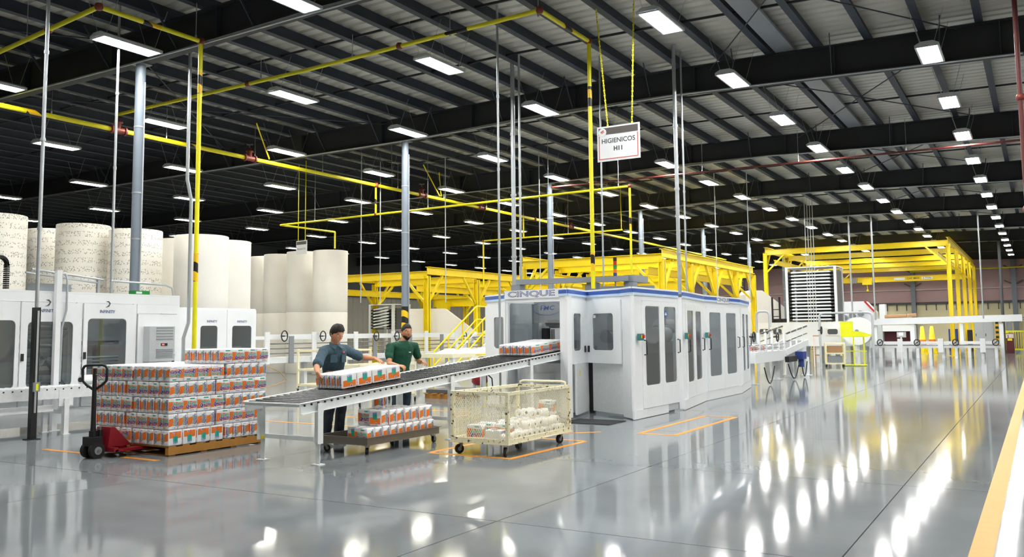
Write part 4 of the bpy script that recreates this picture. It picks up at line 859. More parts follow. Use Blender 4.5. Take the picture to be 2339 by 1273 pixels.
m = MB(); m.cyl((0.12, -0.35, 0), (-0.02, 0.42, 0), 0.075, 18); m.build('film', 'white', t); m = MB(); m.cyl((0.124, -0.37, 0), (0.12, -0.351, 0), 0.04, 12); m.build('core', 'black', t)
# black guard post
t = thing('black_post', 'black square guard post with latch standing left of the pallet jack', 'post', (-13.2, 7.787, 0))
m = MB(); m.box(-0.045, 0.045, -0.045, 0.045, 0.012, 2.0); po = m.build('post', 'black', t); m = MB(); m.box(-0.09, 0.09, -0.09, 0.09, 0, 0.012); m.build('foot_plate', 'black', t)
m = MB(); m.box(0.0455, 0.06, -0.015, 0.015, 0.4, 1.95); m.build('slot_rail', 'galv', po); m = MB(); m.box(0.0605, 0.09, -0.05, 0.05, 0.72, 0.86); la = m.build('latch', 'grey', po); m = MB(); m.box(0.0905, 0.094, -0.02, 0.02, 0.74, 0.84); m.build('label_plate', 'lime', la)
# ================================================================== people
def limb(m, pts, rad, n=12):
    """tapered limb with rounded ends"""
    pts = [Vector(p) for p in pts]; d0 = (pts[0] - pts[1]).normalized(); d1 = (pts[-1] - pts[-2]).normalized(); P, Rr = [], []
    for a in (80, 55, 28): P.append(pts[0] + d0 * rad[0] * math.sin(R(a))); Rr.append(rad[0] * math.cos(R(a)))
    P += pts; Rr += list(rad)
    for a in (28, 55, 80): P.append(pts[-1] + d1 * rad[-1] * math.sin(R(a))); Rr.append(rad[-1] * math.cos(R(a)))
    m.tube(P, Rr, n)
def loft(m, rings, fdir, n=20):
    """stack of ellipses: (centre, half width, half depth); fdir = facing direction"""
    f = Vector((fdir[0], fdir[1], 0)).normalized(); l = Vector((-f.y, f.x, 0)); vs = []
    for c, a, b in rings: vs += [Vector(c) + l * (a * math.cos(2 * PI * i / n)) + f * (b * math.sin(2 * PI * i / n)) for i in range(n)]
    k = len(rings); m.add(vs, [(j * n + i, j * n + (i + 1) % n, (j + 1) * n + (i + 1) % n, (j + 1) * n + i)[::-1] for j in range(k - 1) for i in range(n)], True)
    m.add(vs[:n], [tuple(range(n))]); m.add(vs[-n:], [tuple(reversed(range(n)))])
def head_point(th, ph, s, grow=0.0, kind='face'):
    """th: 0 top..pi bottom, ph: 0 = face front"""
    x, y, z = math.sin(th) * math.cos(ph), math.sin(th) * math.sin(ph), math.cos(th)
    w_, d_, h_ = 0.074 + grow, 0.094 + grow, 0.118 + grow
    if z < 0: w_ *= 1 - 0.30 * (-z) ** 1.5; d_ *= 1 - 0.10 * (-z)
    X, Y, Z = x * d_, y * w_, z * h_
    if kind == 'face':
        fr = max(0, math.cos(ph)) if abs(ph) < PI / 2 else 0
        if fr > 0:
            X += 0.024 * math.exp(-((Y / 0.011) ** 2)) * math.exp(-(((Z + 0.018) / 0.017) ** 2)) + 0.012 * math.exp(-((Y / 0.009) ** 2)) * math.exp(-(((Z - 0.005) / 0.022) ** 2))
            for sy in (-1, 1): X -= 0.010 * math.exp(-(((Y - sy * 0.031) / 0.014) ** 2)) * math.exp(-(((Z - 0.008) / 0.011) ** 2)); X += 0.004 * math.exp(-(((Y - sy * 0.04) / 0.02) ** 2)) * math.exp(-(((Z + 0.025) / 0.02) ** 2))
            X += 0.006 * math.exp(-((Z - 0.028) / 0.01) ** 2) * math.exp(-((Y / 0.05) ** 2)); X += 0.007 * math.exp(-((Y / 0.022) ** 2)) * math.exp(-(((Z + 0.060) / 0.010) ** 2))
            X += 0.010 * math.exp(-((Y / 0.025) ** 2)) * math.exp(-(((Z + 0.098) / 0.018) ** 2)); X -= 0.004 * math.exp(-(((Z + 0.078) / 0.008) ** 2)) * math.exp(-((Y / 0.03) ** 2))
    return Vector((X, Y, Z)) * s
def head_grid(m, M, s, grow, ths, phs, kind, disp=None):
    vs = []
    for a in ths:
        for b in phs:
            p = head_point(a, b, s, grow, kind)
            if disp: p += disp(a, b, p)
            vs.append(M @ p)
    nb = len(phs); m.add(vs, [(i * nb + j, (i + 1) * nb + j, (i + 1) * nb + j + 1, i * nb + j + 1) for i in range(len(ths) - 1) for j in range(nb - 1)], True)
def hand(m, wr, d, pn, thumb_side, curl, s=1.0):
    """wr wrist, d towards fingers, pn palm normal (fingers curl that way), thumb_side = +1/-1 along d x pn"""
    wr, d, pn = Vector(wr), Vector(d).normalized(), Vector(pn); pn = (pn - d * pn.dot(d)).normalized(); sd = d.cross(pn) * thumb_side
    for k in range(4):
        o = sd * (0.03 - 0.02 * k) * s; limb(m, [wr + o * 0.5, wr + d * 0.045 * s + o * 0.9, wr + d * 0.085 * s + o], [0.016 * s, 0.0145 * s, 0.0115 * s], 8)
        L = (0.074, 0.084, 0.078, 0.06)[k] * s; p = wr + d * 0.088 * s + o; a = 0.0; pts = [p]; c = curl * (1 + 0.1 * k)
        for seg, fr in enumerate((0.45, 0.32, 0.23)):
            a += c * (0.7, 1.0, 0.8)[seg]; p = p + (d * math.cos(a) + pn * math.sin(a)) * L * fr + sd * (0.003 * (1.5 - k)) * s; pts.append(p)
        limb(m, pts, [0.0105 * s, 0.0098 * s, 0.009 * s, 0.0078 * s], 8)
    t0 = wr + d * 0.022 * s + sd * 0.026 * s; t1 = t0 + (d * 0.5 + sd * 0.75 + pn * 0.25).normalized() * 0.042 * s; t2 = t1 + (d * 0.85 + sd * 0.3 + pn * 0.4).normalized() * 0.033 * s; t3 = t2 + (d * 0.9 + pn * 0.5).normalized() * 0.026 * s
    limb(m, [t0, t1, t2, t3], [0.015 * s, 0.0125 * s, 0.0105 * s, 0.009 * s], 8)
def remesh(o, v, it=4, fac=0.5):
    r = o.modifiers.new('merge', 'REMESH'); r.mode = 'VOXEL'; r.voxel_size = v; r.use_smooth_shade = True
    s_ = o.modifiers.new('soften', 'SMOOTH'); s_.iterations = it; s_.factor = fac; return o
def person(label, J, face, fdir, skin, shirt, trousers, style):
    P = thing('person', label, 'person', J['ground'])
    o = Vector(J['ground'])
    def L(p): return Vector(p) - o
    hs = 1.10
    yaw, pitch, roll_ = face; MH = Matrix.Translation(L(J['head'])) @ Matrix.Rotation(yaw, 4, 'Z') @ Matrix.Rotation(pitch, 4, 'Y') @ Matrix.Rotation(roll_, 4, 'X')
    f = Vector((fdir[0], fdir[1], 0)).normalized(); lf = Vector((-f.y, f.x, 0)); pel, chest, neck = L(J['pelvis']), L(J['chest']), L(J['neck'])
    # ---- body: one continuous skin
    b = MB(); N = 40
    ths = [PI * (i + 0.02) / 36.04 for i in range(37)]; phs = [-PI + 2 * PI * j / N for j in range(N + 1)]
    head_grid(b, MH, hs, 0, ths, phs, 'face')
    for sy in (-1, 1): limb(b, [MH @ Vector((-0.012, sy * 0.079, 0.012)) , MH @ Vector((-0.004, sy * 0.082, -0.022))], [0.017, 0.012], 8)
    limb(b, [neck - Vector((0, 0, 0.06)), neck, MH @ Vector((-0.02, 0, -0.07))], [0.068, 0.058, 0.054], 16)
    loft(b, [(pel, 0.15, 0.10), (pel.lerp(chest, 0.5), 0.14, 0.095), (chest, 0.165, 0.105), (neck - Vector((0, 0, 0.06)), 0.10, 0.07)], fdir)
    for sd in ('R', 'L'):
        sh, el, wr = L(J[sd + 'sh']), L(J[sd + 'el']), L(J[sd + 'wr']); limb(b, [sh, sh.lerp(el, 0.5), el], [0.05, 0.046, 0.040], 14); limb(b, [el, el.lerp(wr, 0.3), wr], [0.040, 0.043, 0.027], 14)
        hd, pn, ts, cu = J[sd + 'hand']; hand(b, wr, hd, pn, ts, cu)
        hp = pel + lf * (0.09 if sd == 'L' else -0.09); kn, an = L(J[sd + 'kn']), L(J[sd + 'an']); limb(b, [hp, hp.lerp(kn, 0.5), kn], [0.075, 0.068, 0.052], 14); limb(b, [kn, kn.lerp(an, 0.35), an], [0.052, 0.052, 0.036], 14)
    remesh(b.build('body', skin, P), 0.0055, 3)
    # ---- face details
    for sy in (-1, 1):
        m = MB(); T = MH @ Matrix.Translation(Vector((0.0775, sy * 0.031, 0.009)) * hs) ; m.lathe([(0.001, -0.006), (0.008, -0.005), (0.0135, 0), (0.008, 0.005), (0.001, 0.006)], n=12, M=T); e = m.build('eye', 'eye_white', P)
        m = MB(); m.lathe([(0.001, -0.005), (0.0055, -0.003), (0.0055, 0.003), (0.001, 0.005)], n=10, M=MH @ Matrix.Translation(Vector((0.0865, sy * 0.030, 0.008)) * hs)); m.build('iris', 'black', e)
        m = MB(); m.tube([MH @ (Vector((0.082 - 0.012 * abs(t), sy * (0.031 + 0.018 * t), 0.031 + 0.003 * (1 - t * t))) * hs) for t in (-1, -0.5, 0, 0.5, 1)], [0.003, 0.0045, 0.005, 0.0045, 0.003], 6); m.build('eyebrow', 'hair', P)
    m = MB(); m.tube([MH @ (Vector((0.0865 - 0.011 * t * t, 0.021 * t, -0.061 - 0.002 * t * t)) * hs) for t in (-1, -0.6, -0.2, 0.2, 0.6, 1)], [0.003, 0.0055, 0.0065, 0.0065, 0.0055, 0.003], 6); m.build('lips', 'lip', P)
    # ---- hair
    rnd = random.Random(3); m = MB(); nb = 48; ph2 = [-PI + 2 * PI * j / nb for j in range(nb + 1)]; rows = 16
    vs = []
    for i in range(rows + 1):
        for j, b_ in enumerate(ph2):
            fr = abs(b_) / PI; lim = 0.98 + (0.95 * min(1, max(0, (fr - 0.22) / 0.35)))
            if 0.36 < fr < 0.5: lim -= 0.12
            a = 0.02 + lim * i / rows; g = style['hair'] * (1 - 0.8 * (i / rows) ** 2 * (1 if fr > 0.25 else 0.3)); g += 0.004 * math.sin(17 * b_ + 3 * i) * (i < rows)
            if i == rows: g = 0.001
            p = head_point(a, b_, hs, g, 'cap')
            if fr < 0.3: p.z += style['quiff'] * math.sin(PI * min(1, i / rows)) ; p.x += style['quiff'] * 0.5 * (i / rows)
            vs.append(MH @ p)
    m.add(vs, [(i * (nb + 1) + j, (i + 1) * (nb + 1) + j, (i + 1) * (nb + 1) + j + 1, i * (nb + 1) + j + 1) for i in range(rows) for j in range(nb)], True); m.build('hair', 'hair', P)
    if style.get('beard'):
        m = MB(); ths = [PI * (0.62 + 0.36 * i / 10) for i in range(11)]; phs = [-1.45 + 2.9 * j / 24 for j in range(25)]
        def dsp(a, b_, p):
            Y, Z = p.y / hs, p.z / hs; q = 0.0035
            if (abs(Y) < 0.024 and -0.075 < Z < -0.052): q = -0.004
            if Z > -0.045 and abs(b_) < 0.95: q = -0.006
            return Vector((q * math.cos(b_), q * math.sin(b_), -0.001))
        head_grid(m, MH, hs, 0.0, ths, phs, 'face', dsp); m.build('beard', 'hair', P)
    # ---- shirt
    s_ = MB(); w_ = style['w']
    hip = pel - Vector((0, 0, 0.04))
    loft(s_, [(hip, 0.165 * w_, 0.125), (pel + Vector((0, 0, 0.06)), 0.16 * w_, 0.122), (pel.lerp(chest, 0.55), 0.168 * w_, 0.12), (chest, 0.195 * w_, 0.13), (chest.lerp(neck, 0.45), 0.20 * w_, 0.12), (chest.lerp(neck, 0.75), 0.165 * w_, 0.10), (neck - Vector((0, 0, 0.035)), 0.105, 0.085), (neck + Vector((0, 0, 0.0)), 0.074, 0.072)], fdir, 28)
    for sd in ('R', 'L'):
        sh, el = L(J[sd + 'sh']), L(J[sd + 'el']); k = style['sleeve']; limb(s_, [chest.lerp(neck, 0.55).lerp(sh, 0.5), sh, sh.lerp(el, 0.45), sh.lerp(el, k)], [0.085, 0.074, 0.068, style['cuff']], 16)
    so = remesh(s_.build('shirt', shirt, P), 0.010, 5)
    tx = bpy.data.textures.new('folds', 'CLOUDS'); tx.noise_scale = 0.09; dm = so.modifiers.new('folds', 'DISPLACE'); dm.texture = tx; dm.strength = 0.022; dm.mid_level = 0.5; dm.texture_coords = 'GLOBAL'
    if style.get('collar'):
        for sy in (-1, 1):
            m = MB(); c = neck + Vector((0, 0, 0.01)); a = c + lf * sy * 0.074 - f * 0.01 + Vector((0, 0, 0.025)); b_ = c + f * 0.085 + lf * sy * 0.012 - Vector((0, 0, 0.035)); t1 = c + f * 0.115 + lf * sy * 0.06 - Vector((0, 0, 0.085)); d_ = c + lf * sy * 0.105 + f * 0.03 - Vector((0, 0, 0.03))
            m.add([a, b_, t1, d_, a + f * 0.006, b_ + f * 0.006, t1 + f * 0.006, d_ + f * 0.006], [(0, 1, 2, 3), (7, 6, 5, 4), (0, 4, 5, 1), (1, 5, 6, 2), (2, 6, 7, 3), (3, 7, 4, 0)]); m.build('collar', shirt, P)
            pc = chest + f * 0.138 + lf * sy * 0.085 + Vector((0, 0, -0.01)); m = MB(); M_ = Matrix.Translation(pc) @ Matrix.Rotation(math.atan2(f.y, f.x) + sy * 0.35, 4, 'Z'); m.box(-0.012, 0.004, -0.05, 0.05, -0.06, 0.05, M_); pk = m.build('pocket', shirt, P)
            m = MB(); m.box(-0.008, 0.009, -0.052, 0.052, 0.03, 0.052, M_); m.build('flap', shirt, pk)
        m = MB(); M_ = Matrix.Translation(chest + f * 0.134 + lf * 0.085 + Vector((0, 0, 0.075))) @ Matrix.Rotation(math.atan2(f.y, f.x) + 0.35, 4, 'Z'); m.box(-0.01, 0.003, -0.018, 0.018, -0.014, 0.014, M_); m.build('emblem', 'sign_red', P)
    else:
        m = MB(); M_ = Matrix.Translation(chest + f * 0.130 + lf * 0.075 + Vector((0, 0, 0.03))) @ Matrix.Rotation(math.atan2(f.y, f.x) + 0.35, 4, 'Z'); m.box(-0.01, 0.003, -0.02, 0.02, -0.006, 0.006, M_); m.build('emblem', 'pink_white', P)
    # ---- trousers, belt, shoes
    t_ = MB(); loft(t_, [(pel - Vector((0, 0, 0.12)), 0.165 * w_, 0.118), (pel - Vector((0, 0, 0.04)), 0.162 * w_, 0.12), (pel + Vector((0, 0, 0.05)), 0.15 * w_, 0.112)], fdir)
    for sd in ('R', 'L'):
        hp = pel + lf * (0.088 if sd == 'L' else -0.088) - Vector((0, 0, 0.06)); kn, an = L(J[sd + 'kn']), L(J[sd + 'an']); limb(t_, [hp, hp.lerp(kn, 0.5), kn, kn.lerp(an, 0.5), an - Vector((0, 0, 0.015))], [0.098, 0.09, 0.078, 0.074, 0.078], 16)
    to = remesh(t_.build('trousers', trousers, P), 0.011, 4); dm = to.modifiers.new('folds', 'DISPLACE'); dm.texture = tx; dm.strength = 0.02; dm.texture_coords = 'GLOBAL'
    for sd in ('R', 'L'):
        an = L(J[sd + 'an']); h_ = Vector((an.x, an.y, 0)); m = MB(); fd = f
        for c, a, b_ in ((h_ - fd * 0.05 + Vector((0, 0, 0.045)), 0.042, 0.045),): pass
        m = MB(); limb(m, [h_ - fd * 0.045 + Vector((0, 0, 0.05)), h_ + fd * 0.04 + Vector((0, 0, 0.045)), h_ + fd * 0.15 + Vector((0, 0, 0.036))], [0.045, 0.046, 0.034], 12); limb(m, [h_ + Vector((0, 0, 0.05)), an], [0.045, 0.042], 12)
        so2 = remesh(m.build('shoe', 'shoe', P), 0.008, 2)
    return P
F1 = (1.0, -0.25)
person('man in a blue-grey work shirt bending over a roll bundle on the conveyor',
       dict(ground=(-8.82, 9.60, 0), pelvis=(-8.80, 9.60, 0.93), chest=(-8.70, 9.50, 1.215), neck=(-8.63, 9.44, 1.405), head=(-8.55, 9.40, 1.545),
            Rsh=(-8.66, 9.25, 1.315), Lsh=(-8.64, 9.66, 1.325), Rel=(-8.50, 8.95, 1.10), Lel=(-8.56, 9.95, 1.20), Rwr=(-8.30, 8.76, 1.035), Lwr=(-8.36, 10.02, 1.185),
            Rhand=((0.55, -0.15, -0.75), (0.25, 0.9, 0.0), -1, 0.35), Lhand=((0.85, -0.1, -0.28), (-0.25, 0, -0.95), 1, 0.18),
            Rkn=(-8.76, 9.50, 0.50), Lkn=(-8.76, 9.74, 0.50), Ran=(-8.83, 9.48, 0.09), Lan=(-8.83, 9.76, 0.09)),
       (-0.20, 0.38, 0.05), F1, 'skin', 'shirt_blue', 'trousers', dict(hair=0.022, quiff=0.022, w=1.0, sleeve=0.80, cuff=0.075, collar=True))
person('bearded man in a dark green t-shirt standing behind the conveyor',
       dict(ground=(-8.88, 11.25, 0), pelvis=(-8.87, 11.25, 0.93), chest=(-8.83, 11.24, 1.215), neck=(-8.80, 11.25, 1.425), head=(-8.76, 11.27, 1.560),
            Rsh=(-8.90, 11.02, 1.335), Lsh=(-8.74, 11.46, 1.335), Rel=(-8.78, 10.86, 1.07), Lel=(-8.72, 11.55, 1.085), Rwr=(-8.54, 10.78, 1.05), Lwr=(-8.52, 11.36, 1.09),
            Rhand=((0.9, 0.1, -0.12), (0.1, 0.3, -0.95), -1, 0.75), Lhand=((0.8, -0.45, 0.05), (-0.2, -0.3, -0.9), 1, 0.7),
            Rkn=(-8.85, 11.14, 0.50), Lkn=(-8.85, 11.38, 0.50), Ran=(-8.90, 11.13, 0.09), Lan=(-8.90, 11.39, 0.09)),
       (-0.50, 0.0, 0.0), (1.0, -0.4), 'skin_b', 'shirt_green', 'jeans', dict(hair=0.010, quiff=0.012, w=0.94, sleeve=0.60, cuff=0.066, beard=True))
# ================================================================== pipes, conduits, hanging sign
def pipe_thing(label, segs, r, mt='yellow_pipe', hang=(), valves=(), elbows=(), bands=(), cat='pipe', name='gas_pipe', rods='galv'):
    t = thing(name, label, cat, segs[0][0])
    o = Vector(segs[0][0])
    for pts in segs:
        m = MB(); m.tube([Vector(p) - o for p in pts], r, 12); m.build('pipe_run', mt, t)
    for p in hang:
        p = Vector(p) - o; m = MB(); m.cyl(p, p + Vector((0, 0, blev(p.x + o.x, 2) - 0.01 - p.z - o.z)), 0.008, 6); m.cyl(p - Vector((0, 0, 0.005)), p + Vector((0, 0, 0.06)), 0.02, 8); m.build('hanger_rod', rods, t)
    for p in elbows:
        p = Vector(p) - o; m = MB(); m.lathe([(0.001, -1.5 * r), (1.35 * r, -1.3 * r), (1.7 * r, -0.4 * r), (1.7 * r, 0.4 * r), (1.35 * r, 1.3 * r), (0.001, 1.5 * r)], p, 12); m.build('elbow', 'valve_red', t)
    for p in valves:
        p = Vector(p) - o; m = MB()
        m.cyl(p - Vector((0, 3.2 * r, 0)), p + Vector((0, 3.2 * r, 0)), 1.35 * r, 12); m.cyl(p - Vector((0, 3.6 * r, 0)), p - Vector((0, 2.8 * r, 0)), 1.9 * r, 12); m.cyl(p + Vector((0, 2.8 * r, 0)), p + Vector((0, 3.6 * r, 0)), 1.9 * r, 12)
        m.lathe([(1.2 * r, 0), (1.2 * r, 3 * r), (1.9 * r, 3.1 * r), (1.9 * r, 3.7 * r), (0.9 * r, 3.8 * r), (0.9 * r, 5.2 * r), (0.001, 5.3 * r)], p, 12); v = m.build('valve', 'valve_red', t)
        m = MB(); m.cyl(p + Vector((0, 0, 5.3 * r)), p + Vector((0, 0, 7 * r)), 0.3 * r, 6); m.bar(p + Vector((-2 * r, 0, 7 * r)), p + Vector((2 * r, 0, 7 * r)), 0.5 * r, 0.4 * r); m.bar(p + Vector((0, -2 * r, 7 * r)), p + Vector((0, 2 * r, 7 * r)), 0.5 * r, 0.4 * r); m.build('valve_handle', 'steel', v)
    for a, b in bands:
        a, b = Vector(a) - o, Vector(b) - o; m = MB(); m.tube([a, b], r * 1.03, 12); m.build('arrow_marking', 'hazard', t)
    return t
MX, MZ = -19.2, 6.6
pipe_thing('thick yellow main gas pipe running the length of the hall', [[(MX, 8.2, MZ), (MX, 34, MZ), (MX, 62, MZ)]], 0.058, hang=[(MX, y, MZ + 0.05) for y in (9.5, 11.5, 14.6, 17.6, 20.4, 24.2, 27, 30, 33, 37, 41, 46)],
           valves=[(MX, 13.2, MZ), (MX, 17.4, MZ), (MX, 25.6, MZ), (MX, 29.6, MZ), (MX, 37.5, MZ)], elbows=[(MX, 23.0, MZ), (MX, 34, MZ)], bands=[((MX, 15.2, MZ), (MX, 15.6, MZ)), ((MX, 10.9, MZ), (MX, 11.3, MZ))])
pipe_thing('yellow branch pipe crossing above the workers and dropping onto the blue-banded machine', [[(-19.2, 13.15, 6.98), (-13, 13.15, 7.05), (-7.27, 13.15, 7.21), (-7.27, 15.12, 7.21), (-7.27, 15.12, 2.34)]][:1] and
           [[(-19.15, 13.15, 6.98), (-13, 13.15, 7.05), (-7.27, 13.15, 7.21)], [(-7.27, 13.15, 7.21), (-7.27, 15.12, 7.21)], [(-7.27, 15.12, 7.21), (-7.27, 15.12, 2.36)]], 0.040,
           hang=[(x, 13.15, 7.1) for x in (-16.5, -14.2, -11.6, -9.2, -7.3)], elbows=[(-7.27, 13.15, 7.21), (-7.27, 15.12, 7.21), (-10.4, 13.15, 7.13), (-14.6, 13.15, 7.03)], bands=[((-7.27, 15.12, 2.7), (-7.27, 15.12, 3.05)), ((-7.27, 15.12, 5.9), (-7.27, 15.12, 6.3)), ((-9.3, 13.15, 7.155), (-8.8, 13.15, 7.168)), ((-7.27, 14.0, 7.21), (-7.27, 14.4, 7.21))])
pipe_thing('yellow pipe loop at upper left dropping behind the pallet stack', [[(-19.0, 8.7, 6.66), (-16.2, 8.67, 6.80), (-12.8, 8.39, 6.875)], [(-12.8, 8.39, 6.875), (-12.8, 10.41, 6.875)], [(-12.8, 10.41, 6.875), (-12.8, 10.41, 0.02)]], 0.040,
           hang=[(-15.2, 8.6, 6.85), (-12.8, 8.45, 6.9), (-12.8, 10.3, 6.9)], elbows=[(-12.8, 8.39, 6.875), (-12.8, 10.41, 6.875), (-14.4, 8.52, 6.84)], bands=[((-12.8, 10.41, 5.9), (-12.8, 10.41, 6.3)), ((-12.8, 9.2, 6.875), (-12.8, 9.55, 6.875)), ((-12.8, 10.41, 2.5), (-12.8, 10.41, 3.0))])
pipe_thing('lower yellow cross pipe hanging under the main with a drop at its right end', [[(-19.2, 23.0, 6.53), (-19.2, 23.0, 5.62)], [(-23.7, 23.0, 5.55), (-9.85, 23.0, 5.68)], [(-9.85, 23.0, 5.68), (-9.85, 23.0, 2.36)], [(-23.7, 23.0, 5.55), (-23.6, 25.8, 5.55)], [(-23.6, 25.8, 5.55), (-23.6, 25.8, 4.9)]], 0.034,
           hang=[(-22, 23, 5.6), (-17, 23, 5.65), (-12.5, 23, 5.7), (-10.2, 23, 5.72)], elbows=[(-9.85, 23.0, 5.68), (-19.2, 23.0, 5.6)], bands=[((-9.85, 23, 4.5), (-9.85, 23, 4.8)), ((-19.2, 23, 5.9), (-19.2, 23, 6.3))])
pipe_thing('thin yellow cross pipe further back with a drop at its left end', [[(-19.2, 33.0, 6.53), (-19.2, 33.0, 5.7)], [(-21.3, 33.0, 5.66), (-14.5, 33.0, 5.70)], [(-21.3, 33.0, 5.66), (-21.3, 33.0, 3.6)], ], 0.034, hang=[(-17, 33, 5.7)], elbows=[(-21.3, 33.0, 5.66)])
pipe_thing('yellow rail pipe along the far right wall', [[(-9.0, 79.0, 6.2), (8.0, 79.0, 6.3)]], 0.06)
pipe_thing('dark red sprinkler pipe crossing the hall under the roof beams', [[(-14.5, 26.9, 6.62), (0.6, 26.9, 6.55)]], 0.03, 'red_pipe', hang=[(x, 26.9, 6.6) for x in (-13, -9, -6, -3)], name='sprinkler_pipe')
p = at(2326, 150, 14)
pipe_thing('upright dark red riser pipe at the right edge of the picture', [[(p.x, p.y, 0.0), (p.x, p.y, 7.7)]], 0.038, 'red_pipe', name='riser_pipe', elbows=[(p.x, p.y, 5.2), (p.x, p.y, 3.4)])
for i, (x, y0, y1, z1, dx) in enumerate(((-19.2, 18.0, 17.0, 7.45, 0.7), (-19.2, 26.5, 24.5, 7.45, 0.9), (-19.2, 26.6, 26.0, 7.45, 0.5), (-14.6, 33.0, 33.6, 7.72, -0.22))):
    m = MB(); m.bar((x + 0.06 + (0.1 if dx > 0 else 0), y0, 6.66 if i < 3 else 5.75), (x + dx, y1, z1), 0.03, 0.03)
    tag(m.build('pipe_brace', 'yellow'), ['yellow diagonal brace from roof to main pipe above the leftmost jumbo rolls', 'longer yellow brace of the pair meeting the main pipe right of the striped column', 'shorter yellow brace of the pair meeting the main pipe right of the striped column', 'yellow brace holding the far cross pipe'][i], 'brace')
# vertical conduits
def conduit(label, pts, r, mt='galv', clamps=()):
    o = Vector(pts[0]); t = thing('conduit', label, 'conduit', o); m = MB(); m.tube([Vector(p) - o for p in pts], r, 10); m.build('tube', mt, t)
    for z in clamps: m = MB(); m.cyl((0, 0, z - o.z), (0, 0, z - o.z + 0.05), r * 1.35, 10); m.build('coupling', mt, t)
def top(x): return blev(x, 2) + 0.24
def vc(label, x, y, z0, r, mt='galv', cl=(3.2, 4.6, 6.0)): conduit(label, [(x, y, z0), (x, y, top(x))], r, mt, [c for c in cl if c > z0])
vc('grey conduit rising from the black guard post to the roof', -13.2, 7.787, 2.003, 0.028)
vc('thin grey conduit rising from the roof of the logo door enclosure', -14.4, 9.86, 2.318, 0.024)
conduit('grey conduit kinked beside the right end of the logo door enclosure', [(-14.28, 11.36, 0.0), (-14.28, 11.36, 1.5), (-14.22, 11.42, 1.8), (-14.22, 11.42, 4.2), (-14.2, 11.3, 4.6), (-14.2, 11.3, top(-14.2))], 0.034)
vc('thin grey conduit in front of the left wing of the blue-banded machine', -8.62, 13.9, 0.0, 0.022)
vc('thicker of two paired grey conduits above the cinque name plate', -10.02, 16.79, 2.325, 0.05); vc('thinner of two paired grey conduits above the cinque name plate', -9.77, 16.66, 2.325, 0.028)
vc('grey conduit behind the yellow drop pipe above the wrapping machine', -8.1, 16.9, 2.325, 0.022)
vc('thin rod hanging behind the left side of the hanging sign', -8.35, 17.9, 2.325, 0.02)
vc('grey conduit landing on the machine roof above the second side doors', -6.62, 18.05, 2.325, 0.042); vc('thin conduit just right of the one above the second side doors', -6.62, 18.5, 2.325, 0.02)
vc('thin pale conduit in front of the yellow gantry, left of centre', -7.70, 44.6, 1.95, 0.04); vc('thin pale conduit in front of the yellow gantry, right of centre', -6.68, 44.6, 1.95, 0.04)
vc('thin pale conduit right of the yellow gantry', -2.2, 45.5, 1.95, 0.035); vc('dark pole in front of the far wall at right', -1.95, 62.5, 0.0, 0.09, 'grey_dark', ())
for i, px in enumerate((1846, 1852, 1858, 1864)): c = ony(px, 700, 43.1); vc('%s of four hanging cables in front of the tray tower, counted from the left' % ORD[i + 1], c.x, c.y, ony(1722, 738, 42.5).z + 0.002, 0.018, 'grey_light', ())
for i, px in enumerate((824, 868, 1018, 1235, 1640, 1715)): c = at(px, 700, 30 if i < 4 else 34); vc('thin hanging rod behind the line, %s from the left' % ORD[i + 1], c.x, c.y, 2.6, 0.018, 'grey_light', ())
# hanging sign
t = thing('hanging_sign', 'white hanging board reading HIGIENICOS H11 on yellow chains', 'sign', (-6.41, 14.5, 4.98))
m = MB(); m.box(-0.42, 0.42, -0.012, 0.012, -0.325, 0.325); bd = m.build('board', 'white', t)
m = MB(); m.box(-0.39, 0.39, -0.0145, -0.0121, 0.17, 0.295); m.build('header_strip', 'sign_grey', bd)
m = MB(); m.cyl((-0.31, -0.0151, 0.215), (-0.31, -0.019, 0.215), 0.078, 24); ro = m.build('round_emblem', 'white', bd)
m = MB(); m.bar((-0.345, -0.0195, 0.215), (-0.285, -0.0195, 0.25), 0.002, 0.022, (0, 0, 1)); m.bar((-0.33, -0.0195, 0.195), (-0.275, -0.0195, 0.225), 0.002, 0.014, (0, 0, 1)); m.build('emblem_print', 'sign_red', bd)
m = MB(); m.box(-0.388, -0.374, -0.014, -0.0121, -0.29, 0.155); m.box(0.374, 0.388, -0.014, -0.0121, -0.29, 0.155); m.box(-0.3739, 0.3739, -0.014, -0.0121, -0.29, -0.276); m.build('border_print', 'sign_red', bd)
m = MB(); add_text(m, 'HIGIENICOS', 0.122, 0, None, 0.002, 0, 3, lambda c: Vector((c.x, -0.0135, 0.045 + c.y))); add_text(m, 'H11', 0.11, 0, None, 0.005, 0, 3, lambda c: Vector((c.x, -0.0135, -0.105 + c.y))); m.build('lettering', 'text_grey', bd)
for x0, x1 in ((-0.21, -0.40), (0.27, 0.36)):
    m = MB(); n = 48
    for k in range(n):
        a, b = k / n, (k + 0.8) / n; pa = Vector((x0 + (x1 - x0) * a, 0, 0.326 + 2.27 * a)); pb = Vector((x0 + (x1 - x0) * b, 0, 0.326 + 2.27 * b))
        m.bar(pa, pb, 0.03 if k % 2 else 0.012, 0.012 if k % 2 else 0.03)
    m.build('chain', 'chain_yellow', t)
q0, q1 = at(672, 556, 31), at(706, 575, 31)
t = thing('hanging_sign', 'small far white hanging board with dark header above the jumbo rolls', 'sign', ((q0 + q1) / 2)[:], -0.15)
m = MB(); m.box(-0.3, 0.3, -0.012, 0.012, -0.24, 0.24); bd = m.build('board', 'white', t); m = MB(); m.box(-0.28, 0.28, -0.0145, -0.0121, 0.1, 0.215); m.build('header_strip', 'sign_grey', bd)
m = MB(); add_text(m, 'PRODUCTO', 0.085, 0, None, 0.001, 0, 2, lambda c: Vector((c.x, -0.0135, -0.06 + c.y))); m.build('lettering', 'text_grey', bd)
